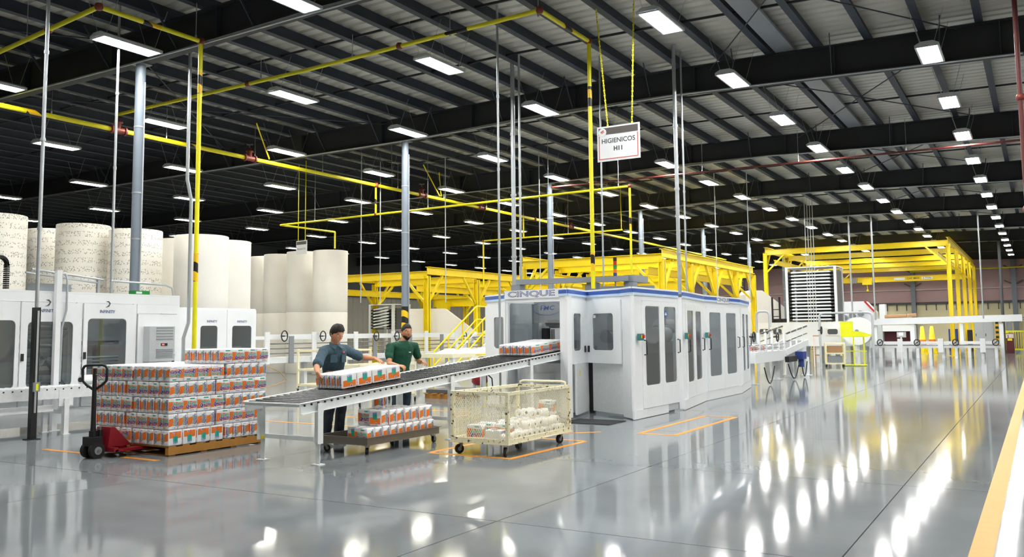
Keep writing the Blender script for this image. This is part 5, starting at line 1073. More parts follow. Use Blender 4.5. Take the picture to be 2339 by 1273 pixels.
for s in (-1, 1): m = MB(); m.bar((s * 0.2, 0, 0.241), (s * 0.2, 0, 7.7 - t.location.z), 0.02, 0.02); m.build('chain', 'chain_yellow', t)
# ================================================================== jumbo tissue rolls
JR = [('f', -10, 21.0, 493, 1.42, 1), ('e', 119, 25.0, 527, 1.35, 1), ('a', 191.5, 23.1, 516, 1.35, 1), ('b', 311, 22.9, 528, 1.35, 1), ('g', 412, 26, 549, 1.35, 0), ('c', 461, 22.1, 541, 1.35, 0), ('d', 519, 24.0, 553, 1.3, 0), ('k', 608, 37.5, 588, 1.35, 0), ('h', 641, 36.0, 583, 1.35, 0), ('i', 694, 34.9, 577, 1.35, 0), ('j', 755, 33.8, 574, 1.35, 0)]
def jumbo_mesh(r, hgt, mt):
    m = MB(); m.lathe([(0.05, 0.01), (r * 0.985, 0.0), (r, 0.015), (r * 1.003, hgt * 0.3), (r * 0.998, hgt * 0.6), (r, hgt - 0.015), (r * 0.985, hgt), (0.05, hgt - 0.01)], n=48); m.cur = 1; m.lathe([(0.05, hgt - 0.01), (0.045, 0.01)], n=16); return m.mesh('jumbo_roll', [mt, 'core'])
JN = ['cut off at the left edge of the picture', 'printed one half hidden by its right neighbour', 'patterned, second tall stack from the left', 'patterned, behind the grey column', 'plain, in the gap right of the patterned ones', 'plain wrapped, beside the yellow drop pipe', 'plain, right behind the wrapped one', 'leftmost of the far group', 'second of the far group', 'third of the far group', 'rightmost and largest of the far group']
for i, (k, px, d, ty, dia, pr) in enumerate(JR):
    c = at(px, ty, d + dia / 2); hz = c.z / 2 - 0.002
    me = jumbo_mesh(dia / 2, hz, 'jumbo_print' if pr else 'jumbo')
    for lv in (0, 1): tag(put('jumbo_roll', me, None, (c.x, c.y, lv * (hz + 0.003))), '%s jumbo tissue roll, %s' % ('upper' if lv else 'lower', JN[i]), 'paper roll', 'jumbo tissue rolls')
# ================================================================== white guarded transfer line behind the workers
XG = -19.0; GY0, GY1 = 17.9, 29.6
t = thing('guarded_line', 'long white guarded transfer line with hand wheels behind the workers', 'conveyor', (0, 0, 0))
m = MB(); m.box(XG - 0.55, XG, GY0, GY1, 0.72, 0.88); m.build('bed', 'white_worn', t)
m = MB(); m.box(XG - 0.02, XG + 0.02, GY0, GY1, 1.40, 1.55); m.build('top_rail', 'white', t); m = MB(); m.box(XG - 0.55, XG - 0.51, GY0, GY1, 1.40, 1.5); m.build('top_rail', 'white', t)
for z in (1.28, 1.14, 1.0): m = MB(); m.cyl((XG, GY0, z), (XG, GY1, z), 0.018, 8); m.build('guide_rod', 'steel', t)
k = 0; y = GY0 + 0.05
while y < GY1:
    m = MB(); m.box(XG + 0.021, XG + 0.06, y - 0.09, y + 0.09, 0.7, 1.62 if k % 2 == 0 else 1.5); m.build('upright', 'white' if k % 2 == 0 else 'grey', t)
    if k % 2 == 0: m = MB(); m.box(XG - 0.45, XG - 0.3, y - 0.06, y + 0.06, 0.0, 0.719); m.build('leg', 'white_worn', t)
    k += 1; y += 0.95
for px in (738, 650, 907, 1062, 860):
    c = onx(px, 768, XG + 0.2); m = MB(); n = 20
    m.tube([(c.x, c.y + 0.12 * math.cos(2 * PI * i / n), c.z + 0.15 * math.sin(2 * PI * i / n)) for i in range(n + 1)], 0.018, 6); m.cyl((XG + 0.061, c.y, c.z), (c.x, c.y, c.z), 0.02, 8); m.bar((c.x, c.y - 0.12, c.z), (c.x, c.y + 0.12, c.z), 0.02, 0.02); m.build('hand_wheel', 'black', t)
t = thing('cable', 'brown power cable hanging down from the guarded line left of the worker', 'cable', (0, 0, 0))
m = MB(); q = [onx(a, b, -16.9) for a, b in ((600, 832), (640, 850), (655, 868), (630, 880), (612, 884), (604, 895))]; q.append(Vector((-16.9, q[-1].y - 0.15, 0.012))); m.tube(q, 0.012, 6); m.build('lead', 'core', t)
# cream trolleys and tables
def trolley(label, x0, x1, y0, y1, zs, zt, mt='cream'):
    t = thing('cream_trolley', label, 'trolley', ((x0 + x1) / 2, (y0 + y1) / 2, 0)); hx, hy = (x1 - x0) / 2, (y1 - y0) / 2
    for sx in (-1, 1):
        for sy in (-1, 1): m = MB(); m.box(sx * hx - 0.025, sx * hx + 0.025, sy * hy - 0.025, sy * hy + 0.025, 0.13, zt); m.build('post', mt, t); caster(CS, t, sx * hx, sy * hy, 0.5)
    for z in zs:
        m = MB()
        for s in (-1, 1): m.bar((s * hx, -hy + 0.026, z), (s * hx, hy - 0.026, z), 0.04, 0.05); m.bar((-hx + 0.026, s * hy, z), (hx - 0.026, s * hy, z), 0.04, 0.05)
        m.build('shelf_frame', mt, t)
    return t, hx, hy
tr, hx, hy = trolley('tall cream frame trolley left of the worker in the blue-grey shirt', -17.1, -16.2, 17.3, 19.2, (0.2, 0.6, 1.1), 1.16)
m = MB(); m.box(-hx, hx, -hy, hy, 0.175, 0.19); m.build('shelf', 'cream', tr)
tr, hx, hy = trolley('low cream trolley with mesh sides between the two workers', -13.1, -12.35, 14.3, 16.2, (0.2, 0.86), 0.9)
m = lattice(2 * hy - 0.06, 0.6, 0.03, 0.05); m.build('mesh_panel', 'cream', tr, loc=(hx, -hy + 0.03, 0.23), rot=(0, 0, PI / 2)); m = lattice(2 * hx - 0.06, 0.6, 0.03, 0.05); m.build('mesh_panel', 'cream', tr, loc=(-hx + 0.03, -hy, 0.23))
m = MB(); m.cyl((-0.1, -0.5, 0.30), (0.25, -0.45, 0.30), 0.07, 14); tag(m.build('cardboard_core', 'core', loc=tr.location), 'brown cardboard core lying on the low cream trolley', 'core')
t = thing('cream_table', 'cream work table heaped with white film behind the worker in green', 'table', (-13.55, 20.2, 0))
m = MB(); m.box(-0.5, 0.5, -1.5, 1.5, 0.9, 1.0); m.build('table_top', 'cream', t)
for sx in (-1, 1):
    for sy in (-1, 1): m = MB(); m.box(sx * 0.44 - 0.05, sx * 0.44 + 0.05, sy * 1.4 - 0.05, sy * 1.4 + 0.05, 0, 0.899); m.build('leg', 'white_worn', t)
m = MB(); m.box(0.501, 0.506, -0.4, 0.3, 0.935, 0.965); m.build('label_plate', 'yellow', t)
for i in range(3):
    m = MB(); y = -0.9 + i * 0.8; m.lathe([(0.001, 0.13), (0.1, 0.12), (0.24, 0.07), (0.33, 0.02), (0.34, 0.0)], n=14); o = m.build('film_heap', 'white', loc=(-13.55, 20.2 + y, 1.002), scale=(1, 1.2, 1)); tag(o, 'heap of white film on the cream table, %s from the left' % ORD[i + 1], 'film')
def pallet(label, x, y, z, mt='wood', rz=0):
    t = thing('wooden_pallet', label, 'pallet', (x, y, z), rz)
    for k in range(5): m = MB(); m.box(-0.5 + k * 0.22, -0.38 + k * 0.22, -0.6, 0.6, 0.102, 0.12); m.build('deck_board', mt, t)
    for k in range(3): m = MB(); m.box(-0.5, 0.5, -0.55 + k * 0.5, -0.45 + k * 0.5, 0, 0.1015); m.build('block', mt, t)
pallet('light wooden pallet on the floor behind the worker in green', -12.2, 17.6, 0, 'wood'); pallet('light wooden pallet on the floor right of the other empty pallet', -11.9, 19.1, 0.0, 'core')
m = MB(); m.box(-12.7, -11.7, 17.1, 18.1, 0.122, 0.2); tag(m.build('dark_sheet', 'grey_dark'), 'dark sheet stack lying on the empty pallet', 'sheet')
# ================================================================== yellow stairs
t = thing('yellow_stair', 'yellow railed steel stair left of the blue-banded machine', 'stairs', (0, 0, 0))
s0, s1 = Vector((-15.9, 22.9, 0.0)), Vector((-15.9, 25.4, 1.5))
for dx in (0, -0.8):
    m = MB(); m.bar(s0 + Vector((dx, 0, 0.05)), s1 + Vector((dx, 0, 0)), 0.04, 0.16); m.build('stringer', 'white_worn', t)
    m = MB(); up_ = Vector((dx, 0, 0.95)); m.tube([s0 + Vector((dx, 0, 0.1)), s0 + up_, s1 + up_, s1 + up_ + Vector((0, 1.2, 0)), s1 + Vector((dx, 1.2, 0))], 0.028, 8); m.tube([s0 + Vector((dx, 0, 0.5)), s1 + Vector((dx, 0, 0.5)), s1 + Vector((dx, 1.2, 0.5))], 0.025, 8)
    for f in (0.33, 0.66, 1.0): p = s0.lerp(s1, f) + Vector((dx, 0, 0)); m.cyl(p, p + Vector((0, 0, 0.95)), 0.024, 8)
    m.build('handrail', 'yellow', t)
for k in range(7): p = s0.lerp(s1, (k + 0.6) / 7.2); m = MB(); m.box(-16.68, -15.92, p.y - 0.1, p.y + 0.1, p.z, p.z + 0.03); m.build('tread', 'grey', t)
m = MB(); m.box(-16.7, -15.9, 25.4, 26.7, 1.45, 1.5); m.box(-16.7, -16.62, 26.6, 26.7, 0, 1.449); m.box(-15.98, -15.9, 26.6, 26.7, 0, 1.449); m.build('landing', 'yellow', t)
# ================================================================== yellow crane gantries
def ibeam(m, p, q, w, h):
    p, q = Vector(p), Vector(q); m.bar(p, q, 0.02, h); m.bar(p + Vector((0, 0, h / 2 - 0.01)), q + Vector((0, 0, h / 2 - 0.01)), w, 0.02); m.bar(p - Vector((0, 0, h / 2 - 0.01)), q - Vector((0, 0, h / 2 - 0.01)), w, 0.02)
def gantry(label, xa, xb, ys_, zt, rail_z, hoist_y, near_open=True, wdt=0.22, text=None):
    t = thing('crane_gantry', label, 'gantry', (0, 0, 0))
    for y in ys_:
        for x in (xa, xb):
            m = MB(); m.box(x - wdt / 2, x + wdt / 2, y - 0.02, y + 0.02, 0.02, zt - 0.2); m.box(x - wdt / 2, x - wdt / 2 + 0.025, y - wdt / 2, y + wdt / 2, 0.02, zt - 0.2); m.box(x + wdt / 2 - 0.025, x + wdt / 2, y - wdt / 2, y + wdt / 2, 0.02, zt - 0.2); m.box(x - 0.25, x + 0.25, y - 0.25, y + 0.25, 0, 0.02); m.build('gantry_leg', 'yellow', t)
            s = 1 if x == xa else -1
            m = MB(); m.bar((x + s * 0.1, y, zt - 1.35), (x + s * 1.15, y, zt - 0.3), 0.09, 0.09); m.build('knee_brace', 'yellow', t)
        m = MB(); ibeam(m, (xa, y, zt - 0.16), (xb, y, zt - 0.16), 0.2, 0.32); m.build('cross_beam', 'yellow', t)
    for x in (xa, xb):
        m = MB(); ibeam(m, (x, ys_[0], zt + 0.02), (x, ys_[-1], zt + 0.02), 0.2, 0.04 + 0.28); m.build('side_beam', 'yellow', t)
        for a, b in zip(ys_, ys_[1:]):
            for yy, s in ((a, 1), (b, -1)): m = MB(); m.bar((x, yy + s * 0.1, zt - 1.3), (x, yy + s * 1.1, zt - 0.15), 0.09, 0.09); m.build('knee_brace', 'yellow', t)
    for x in (xa + 0.55, xb - 0.55): m = MB(); ibeam(m, (x, ys_[0], rail_z), (x, ys_[-1], rail_z), 0.14, 0.28); m.build('runway_rail', 'yellow', t)
    br = MB(); ibeam(br, (xa + 0.4, hoist_y, rail_z - 0.36), (xb - 0.4, hoist_y, rail_z - 0.36), 0.2, 0.42); b = br.build('crane_bridge', 'yellow', t)
    xh = xa + (xb - xa) * 0.3; m = MB(); m.box(xh - 0.35, xh + 0.35, hoist_y - 0.35, hoist_y - 0.11, rail_z - 0.75, rail_z - 0.3); m.cyl((xh, hoist_y - 0.22, rail_z - 1.15), (xh, hoist_y - 0.22, rail_z - 0.7), 0.02, 6); m.lathe([(0.02, 0.1), (0.08, 0.05), (0.09, -0.05), (0.03, -0.1)], (xh, hoist_y - 0.22, rail_z - 1.2), 10); m.build('hoist', 'yellow', b)
    m = MB(); m.box(xh - 1.1, xh - 0.75, hoist_y - 0.3, hoist_y - 0.11, rail_z - 0.6, rail_z - 0.2); m.build('hoist_control_box', 'grey', b)
    if text:
        xm = xa + (xb - xa) * 0.62
        for dx in (-0.95, 0.95): m = MB(); m.box(xm + dx - 0.38, xm + dx + 0.38, hoist_y - 0.108, hoist_y - 0.1021, rail_z - 0.47, rail_z - 0.27); m.build('plate', 'white', b)
        for tt, dx in ((text[0], 0.0), (text[1], 0.95)): m = MB(); add_text(m, tt, 0.19, 0, None, 0.002, 0, 2, lambda c: Vector((xm + dx + c.x, hoist_y - 0.1095, rail_z - 0.37 + c.y))); m.build('lettering', 'text_grey', b)
    return t
gantry('yellow crane gantry on tall legs at right, around the tray tower', -14.25, -4.15, [54.0, 59.5, 65.0, 70.5, 76.0], 6.42, 5.65, 72.0, text=('CAP. MAX', '5 TON'))
gantry('yellow crane gantry rising behind the blue-banded machine', -17.5, -11.65, [30.0, 33.0, 36.0, 39.0, 41.8], 4.35, 3.75, 34.5)
gantry('yellow crane gantry behind the workers, left of the blue-banded machine', -28.0, -22.0, [29.7, 33.5, 37.5, 41.5, 45.5], 4.15, 3.45, 37.0)
# ================================================================== far machines
def trays(label, x0, x1, y0, y1, z0, z1, n, tilt=0.0):
    t = thing('tray_tower', label, 'accumulator', (0, 0, 0))
    for x in (x0, x1):
        for y in (y0, y1): m = MB(); m.box(x - 0.06, x + 0.06, y - 0.06, y + 0.06, 0, z1 + 0.15); m.build('post', 'white', t)
    m = MB(); m.box(x0 - 0.06, x1 + 0.06, y0 - 0.06, y1 + 0.06, z1 + 0.151, z1 + 0.2); m.build('top_frame', 'white', t)
    for x in (x0, x1): m = MB(); m.box(x - 0.03, x + 0.03, y0 + 0.2, y1 - 0.2, z0, z1); m.build('chain_guard', 'grey_dark', t)
    for k in range(n):
        z = z0 + (z1 - z0) * (k + 0.5) / n; m = MB(); w_ = (z1 - z0) / n
        m.cyl((x0 + 0.25, y0 - 0.05, z), (x1 - 0.25, y0 - 0.05, z + tilt), w_ * 0.27, 10); m.box(x0 + 0.1, x1 - 0.1, y0 + 0.05, y1 - 0.1, z - w_ * 0.12, z + w_ * 0.12); m.build('tray', 'white', t)
        
        for xq in (x0 + 0.065, x1 - 0.2): m = MB(); m.box(xq, xq + 0.135, y0 - 0.05, y0 + 0.1, z - w_ * 0.3, z + w_ * 0.05); m.build('tray_bracket', 'black', t)
    m = MB(); m.box(x0 + 0.1, x1 - 0.1, y1 - 0.09, y1 - 0.05, z0, z1); m.build('back_screen', 'grey_dark', t)
    return t
trays('tall accumulator tower of white trays inside the right gantry', -11.15, -8.75, 46.3, 48.0, 1.95, 4.55, 15)
c = at(870, 730, 42); trays('short tilted stack of white trays behind the striped column', c.x - 0.65, c.x + 0.75, c.y, c.y + 1.2, 1.75, 2.75, 7, 0.12)
# pale unwinder housings
def housing(label, px0, px1, ytop, d, bev_r, zb=0.0, mt='white_warm'):
    a, b = at(px0, ytop, d), at(px1, ytop, d); t = thing('machine_housing', label, 'machine', (a.x, a.y, 0), math.atan2(b.y - a.y, b.x - a.x)); L = math.hypot(b.x - a.x, b.y - a.y); z = a.z
    m = MB(); m.prism([(0, zb), (L, zb), (L, z - bev_r), (L - bev_r * 1.3, z), (0.15, z), (0, z - 0.2)], -1.6, 0.0, Matrix(((1, 0, 0, 0), (0, 0, -1, 0), (0, 1, 0, 0), (0, 0, 0, 1)))); m.build('shell', mt, t)
    for k in range(3): m = MB(); x = L * (0.15 + 0.27 * k); m.box(x, x + L * 0.2, -0.015, -0.001, 0.3, min(1.3, z * 0.6)); m.build('access_panel', 'cream', t)
    return t
housing('pale sloping machine housing behind the worker in green', 928, 1086, 706, 37, 1.0); housing('pale sloping housing right of the blue-banded machine, behind the gantry leg', 1704, 1790, 664, 47.5, 0.9)
# long white embossing line across the back right
t = thing('embosser_line', 'long white low machine with rounded windows in front of the tray tower', 'machine', (0, 0, 0))
q0, q1 = ony(1722, 738, 42.5), ony(1985, 740, 42.5); zc = q0.z
m = MB(); m.box(q0.x, q1.x, 42.5, 43.7, 0.75, zc); bo = m.build('body', 'white', t)
for px0, px1 in ((1735, 1756), (1766, 1786), (1890, 1914), (1960, 1968)):
    a, b = ony(px0, 752, 42.5), ony(px1, 764, 42.5); m = MB(); M_ = Matrix.Translation((0, 42.47, 0)); m.frame(a.x - 0.05, b.x + 0.05, b.z - 0.05, a.z + 0.05, a.x, b.x, b.z, a.z, 0.029, M_, 0.08); m.build('window_frame', 'white_warm', t); m = MB(); m.box(a.x, b.x, 42.485, 42.495, b.z, a.z); m.build('window_pane', 'grey_dark', t)
for k in range(8): x = q0.x + 0.3 + k * (q1.x - q0.x - 0.6) / 7; m = MB(); m.box(x - 0.1, x + 0.1, 42.6, 42.8, 0, 0.749); m.build('leg', 'white_worn', t); m = MB(); m.box(x - 0.1, x + 0.1, 43.4, 43.6, 0, 0.749); m.build('leg', 'white_worn', t)
t = thing('white_reel', 'big white paper reel at the end of the long white line', 'paper roll', tuple(ony(1958, 757, 41.6)))
m = MB(); m.cyl((0, -0.1, 0), (0, 0.6, 0), 0.62, 40); m.build('reel', 'white', t); m = MB(); m.cyl((0, -0.14, 0), (0, -0.101, 0), 0.08, 14); m.build('hub', 'grey', t)
m = MB(); m.box(-0.06, 0.06, 0.1, 0.5, -t.location.z, -0.62); m.build('stand', 'white_worn', t)
for i, (px, wdt) in enumerate(((1828, 0.5), (1945, 0.6))): pass
# unwinder blocks behind: white console with red edge, upper works
t = thing('unwinder', 'white unwinder with red edge trim above the long line, right of the tray tower', 'machine', (0, 0, 0))
q = ony(1915, 690, 52.6); q2 = ony(1975, 690, 52.6)
m = MB(); m.prism([(q.x, 0.0), (q2.x + 0.6, 0.0), (q2.x + 0.5, q.z - 0.6), (q2.x, q.z), (q.x, q.z)], -53.8, -52.6, Matrix(((1, 0, 0, 0), (0, 0, -1, 0), (0, 1, 0, 0), (0, 0, 0, 1)))); m.build('side_frame', 'white', t)
m = MB(); m.bar((q2.x + 0.5, 52.58, q.z - 0.6), (q2.x, 52.58, q.z), 0.03, 0.1); m.build('red_trim', 'safety_red', t)
for k in range(3): m = MB(); m.cyl((q.x + 0.3 + k * 0.45, 52.3, 2.2 + 0.1 * k), (q.x + 0.3 + k * 0.45, 52.59, 2.2 + 0.1 * k), 0.16, 14); m.build('roller', 'grey', t)
m = MB(); m.box(q2.x + 0.75, q2.x + 1.05, 52.6, 53.2, 2.0, 2.9); m.box(q2.x + 0.55, q2.x + 0.8, 52.7, 53.1, 0, 2.1); m.build('stand', 'white', t)
# dark stair tower by the tray tower
t = thing('access_ladder', 'dark steel access ladder left of the tray tower', 'ladder', (0, 0, 0))
a = ony(1765, 735, 46); b = ony(1780, 690, 46)
for x in (a.x, b.x): m = MB(); m.box(x - 0.04, x + 0.04, 46, 46.08, 0, b.z + 0.25); m.build('rail', 'black', t)
for k in range(7): m = MB(); z = 0.4 + k * 0.36; m.box(a.x + 0.041, b.x - 0.041, 46, 46.05, z, z + 0.04); m.build('rung', 'black', t)
m = MB(); m.box(a.x, b.x + 0.2, 46.1, 46.6, 1.9, 2.1); m.build('platform', 'black', t)
# long white overhead beam and saw line at right
YB = 51.5
t = thing('overhead_trough', 'long white overhead trough spanning the right background', 'machine', (0, 0, 0))
a, b = ony(1985, 737, YB), ony(2335, 722, YB)
m = MB(); m.bar((a.x, YB, 1.90), (b.x, YB, 2.02), 0.8, 0.34); m.build('trough', 'white', t)
for px in (2003, 2088, 2199, 2290): c = ony(px, 790, YB); m = MB(); m.box(c.x - 0.09, c.x + 0.09, YB - 0.3, YB - 0.12, 0, 1.76); m.build('support', 'white', t)
for i, (px0, px1) in enumerate(((2022, 2072), (2074, 2094))):
    c0, c1 = ony(px0, 720, YB + 0.3), ony(px1, 720, YB + 0.3); m = MB(); m.cyl((c0.x, YB + 0.1, 2.10 + 0.09 + 0.04 * i), (c1.x, YB + 0.1, 2.13 + 0.09 + 0.04 * i), 0.09, 12); tag(m.build('paper_log', 'log_brown'), ['long brown log lying on the overhead trough', 'short brown log at the right on the overhead trough'][i], 'log')
t = thing('log_saw', 'white log saw frame with dark opening and control screen', 'machine', (0, 0, 0))
a, b = ony(2005, 745, 63), ony(2088, 790, 63)
m = MB(); m.box(a.x, b.x, 63, 64.5, 1.35, 1.75); m.box(a.x, a.x + 0.25, 63, 64.5, 0, 1.349); m.box(b.x - 0.2, b.x, 63, 64.5, 0, 1.349); m.box(a.x + 0.251, b.x - 0.201, 63.2, 64.5, 0, 0.55); m.build('frame', 'white', t)
m = MB(); m.box(a.x + 0.251, b.x - 0.201, 64.0, 64.05, 0.551, 1.349); m.build('dark_back', 'maroon', t)
m = MB(); m.box(a.x + 1.2, a.x + 1.75, 62.6, 62.7, 0.95, 1.3); sc_ = m.build('control_panel', 'grey_light', t); m = MB(); m.box(a.x + 1.32, a.x + 1.58, 62.595, 62.599, 1.08, 1.26); m.build('screen', 'screen', sc_)
m = MB(); m.cyl((a.x + 1.45, 62.65, 0), (a.x + 1.45, 62.65, 0.949), 0.05, 10); m.build('panel_stand', 'white', t)
m = MB(); m.prism([(a.x - 1.1, 1.7), (a.x - 0.2, 1.7), (a.x + 0.5, 0.4), (a.x - 0.3, 0.4)], -62.9, -62.6, Matrix(((1, 0, 0, 0), (0, 0, -1, 0), (0, 1, 0, 0), (0, 0, 0, 1)))); m.build('slanted_guard', 'grey', t)
t = thing('log_conveyor', 'low white log conveyor with many legs in front of the saw', 'conveyor', (0, 0, 0))
a, b = ony(1975, 790, 50.2), ony(2285, 782, 50.2)
m = MB(); m.box(a.x, b.x, 50.2, 51.0, 0.52, 0.62); m.build('bed', 'white', t); m = MB(); m.box(a.x, b.x, 50.12, 50.19, 0.72, 0.86); m.build('side_rail', 'white', t); m = MB(); m.cyl((a.x, 50.3, 0.66), (b.x, 50.3, 0.66), 0.03, 8); m.build('guide_rod', 'steel', t)
for k in range(11):
    x = a.x + 0.2 + k * (b.x - a.x - 0.4) / 10; m = MB(); m.box(x - 0.07, x + 0.07, 50.2, 50.32, 0, 0.519); m.build('leg', 'white', t); m = MB(); m.box(x - 0.07, x + 0.07, 50.85, 50.97, 0, 0.519); m.build('leg', 'white', t)
    if k % 3 == 1: m = MB(); m.tube([(x + 0.14 * math.cos(2 * PI * i / 16), 50.05, 0.8 + 0.16 * math.sin(2 * PI * i / 16)) for i in range(17)], 0.025, 6); m.bar((x - 0.12, 50.05, 0.7), (x + 0.12, 50.05, 0.9), 0.03, 0.03); m.cyl((x, 50.05, 0.8), (x, 50.119, 0.8), 0.03, 8); m.build('hand_wheel', 'black', t)
for k in (2, 5, 8): x = a.x + 0.5 + k * (b.x - a.x) / 10; m = MB(); m.box(x - 0.12, x + 0.12, 50.0, 50.115, 0.3, 1.0); m.build('drive_box', 'white', t)
# cabinets and loose things against the far wall
def cab(name, label, cat, px0, px1, pyt, Y, mt, zb=0.0, dep=0.6, doors=0, dm='grey'):
    a, b = ony(px0, pyt, Y), ony(px1, pyt, Y); t = thing(name, label, cat, ((a.x + b.x) / 2, Y, 0)); w_ = (b.x - a.x) / 2
    m = MB(); m.box(-w_, w_, 0, dep, zb, a.z); m.build('body', mt, t)
    for k in range(doors): x = -w_ + 2 * w_ * k / doors; m = MB(); m.box(x + 0.03, x + 2 * w_ / doors - 0.03, -0.03, -0.001, zb + 0.08, a.z - 0.06); d = m.build('door', mt, t); h_ = MB(); h_.box(x + 0.1, x + 0.14, -0.06, -0.031, 0.9, 1.1); h_.build('handle', 'black', d)
    if zb > 0: m = MB(); m.box(-w_, -w_ + 0.08, 0, dep, 0, zb - 0.001); m.box(w_ - 0.08, w_, 0, dep, 0, zb - 0.001); m.build('feet', mt, t)
    return t, w_, a.z
cab('electric_cabinet', 'light grey row of electrical cabinets under the overhead trough', 'cabinet', 2202, 2268, 733, 73.5, 'grey_light', doors=3)
cab('blue_cabinet', 'dark blue cabinet among the white machines at right', 'cabinet', 2166, 2187, 752, 66, 'blue_box', doors=1)
cab('yellow_box', 'small yellow box beside the dark blue cabinet', 'box', 2188, 2196, 749, 67, 'yellow', zb=0.9)
cab('control_desk', 'black upright control desk in front of the grey cabinets', 'desk', 2209, 2220, 754, 64, 'black', doors=1)
rmc, w_, zt_ = cab('maroon_press', 'maroon waste press near the yellow cage at far right', 'machine', 2297, 2315, 762, 60, 'maroon', doors=1)
m = MB(); m.box(-0.2, 0.2, -0.05, -0.031, 0.9, 1.15); m.build('notice', 'pink_white', rmc); m = MB(); m.box(-0.12, 0.12, -0.05, -0.031, 0.75, 0.88); m.build('label_plate', 'yellow', rmc)
cab('grey_panel', 'tall grey control panel above the maroon press', 'cabinet', 2297, 2310, 735, 63, 'grey', doors=1)
t, w_, zt_ = cab('hazard_board', 'board with yellow and black stripes on the far wall', 'board', 2273, 2280, 735, 72, 'hazard', zb=0.6, dep=0.1)
for i, px in enumerate((2107, 2129)):
    c = ony(px, 770, 58.5 + 0.8 * i); t = thing('traffic_cone', 'tall yellow cone behind the log conveyor, %s one' % ('left' if i == 0 else 'right'), 'cone', (c.x, 58.5 + 0.8 * i, 0))
    m = MB(); m.lathe([(0.28, 0.03), (0.27, 0.06), (0.09, 1.65), (0.001, 1.67)], n=20); m.build('body', 'amber' if i > 5 else 'yellow', t); m = MB(); m.box(-0.29, 0.29, -0.29, 0.29, 0, 0.03); m.build('base', 'yellow', t); m = MB(); m.lathe([(0.222, 0.5), (0.185, 0.85)], n=20); m.build('reflective_band', 'amber', t)
# yellow cage cart at the right edge
c = onz(2328, 806, 0); t = thing('yellow_cage', 'yellow mesh cage cart at the right edge beside the floor line', 'cart', (c.x, c.y, 0))
for sx in (-1, 1):
    for sy in (-1, 1): m = MB(); m.box(sx * 0.6 - 0.05, sx * 0.6 + 0.05, sy * 0.5 - 0.05, sy * 0.5 + 0.05, 0.15, 1.35); m.build('post', 'lime', t); caster(CBG, t, sx * 0.6, sy * 0.5, 0.4)
for z in (0.2, 1.3):
    m = MB()
    for s in (-1, 1): m.bar((s * 0.6, -0.45, z), (s * 0.6, 0.45, z), 0.06, 0.08); m.bar((-0.55, s * 0.5, z), (0.55, s * 0.5, z), 0.06, 0.08)
    m.build('rail', 'lime', t)
for s in (-1, 1):
    m = MB()
    for k in range(9): m.box(-0.5 + k * 0.125 - 0.012, -0.5 + k * 0.125 + 0.012, s * 0.5 - 0.01, s * 0.5 + 0.01, 0.245, 1.255)
    m.build('mesh_panel', 'yellow', t)
# ================================================================== outfeed conveyor, rack and stand right of the machine
t = thing('outfeed_conveyor', 'white railed outfeed conveyor climbing away from the blue-banded machine', 'conveyor', (0, 0, 0))
OX0, OX1 = -7.55, -6.75
m = MB(); m.box(OX0, OX1, 24.2, 27.6, 0.62, 0.92); m.build('bed', 'white', t)
m = MB(); m.bar(((OX0 + OX1) / 2, 27.6, 0.86), ((OX0 + OX1) / 2, 30.6, 1.12), OX1 - OX0, 0.1); m.build('belt_ramp', 'belt_grey', t)
for X in (OX0, OX1):
    m = MB(); m.bar((X, 27.6, 0.85), (X, 30.6, 1.11), 0.05, 0.2); m.build('side_rail', 'white', t)
    for y in (24.6, 25.3, 26.0, 26.7, 27.4): m = MB(); m.box(X - 0.03, X + 0.03, y - 0.03, y + 0.03, 0.921, 1.45); m.build('guard_post', 'white', t)
    for y in (28.2, 29.0, 29.8): m = MB(); z = 0.9 + (y - 27.6) * 0.087; m.box(X - 0.025, X + 0.025, y - 0.025, y + 0.025, z, z + 0.6); m.build('guard_post', 'white', t)
    for z in (1.02, 1.12): m = MB(); m.cyl((X, 24.3, z), (X, 27.6, z), 0.014, 8); m.build('guide_rod', 'steel', t)
    m = MB(); m.bar((X, 27.7, 1.42), (X, 30.5, 1.66), 0.03, 0.05); m.bar((X, 27.7, 1.18), (X, 30.5, 1.42), 0.02, 0.03); m.build('guide_rod', 'steel', t)
for X, y, r_ in ((-7.1, 25.0, 0.09), (-7.1, 27.7, 0.12), (-7.1, 29.5, 0.12), (-6.85, 30.7, 0.1), (-7.45, 30.7, 0.1)): m = MB(); m.cyl((X, y, 0.02), (X, y, 0.615), r_, 14); m.box(X - 0.16, X + 0.16, y - 0.16, y + 0.16, 0, 0.02); m.build('pedestal', 'white', t)
m = MB(); m.box(-7.4, -6.9, 29.9, 31.0, 0.62, 1.02); m.build('end_drum_box', 'white', t)
for y in (25.2, 26.6): m = MB(); m.box(OX0 + 0.031, OX0 + 0.04, y - 0.1, y + 0.5, 1.14, 1.44); m.build('side_cover', 'grey', t)
m = MB(); m.box(-6.74, -6.5, 28.7, 29.2, 0.60, 0.84); m.cyl((-6.62, 28.95, 0.35), (-6.62, 28.95, 0.599), 0.09, 12); m.build('drive_motor', 'blue_box', t)
m = MB(); m.box(-6.74, -6.62, 27.4, 28.5, 0.55, 0.72); m.build('drive_cover', 'black', t)
for k, (y0_, y1_) in enumerate(((27.2, 28.6), (28.9, 29.7), (24.5, 25.6))): m = MB(); m.tube([(-6.6, y0_ + (y1_ - y0_) * i / 10, 0.5 - 0.46 * math.sin(PI * i / 10)) for i in range(11)], 0.018, 6); m.build('cable_loop', 'black', t)
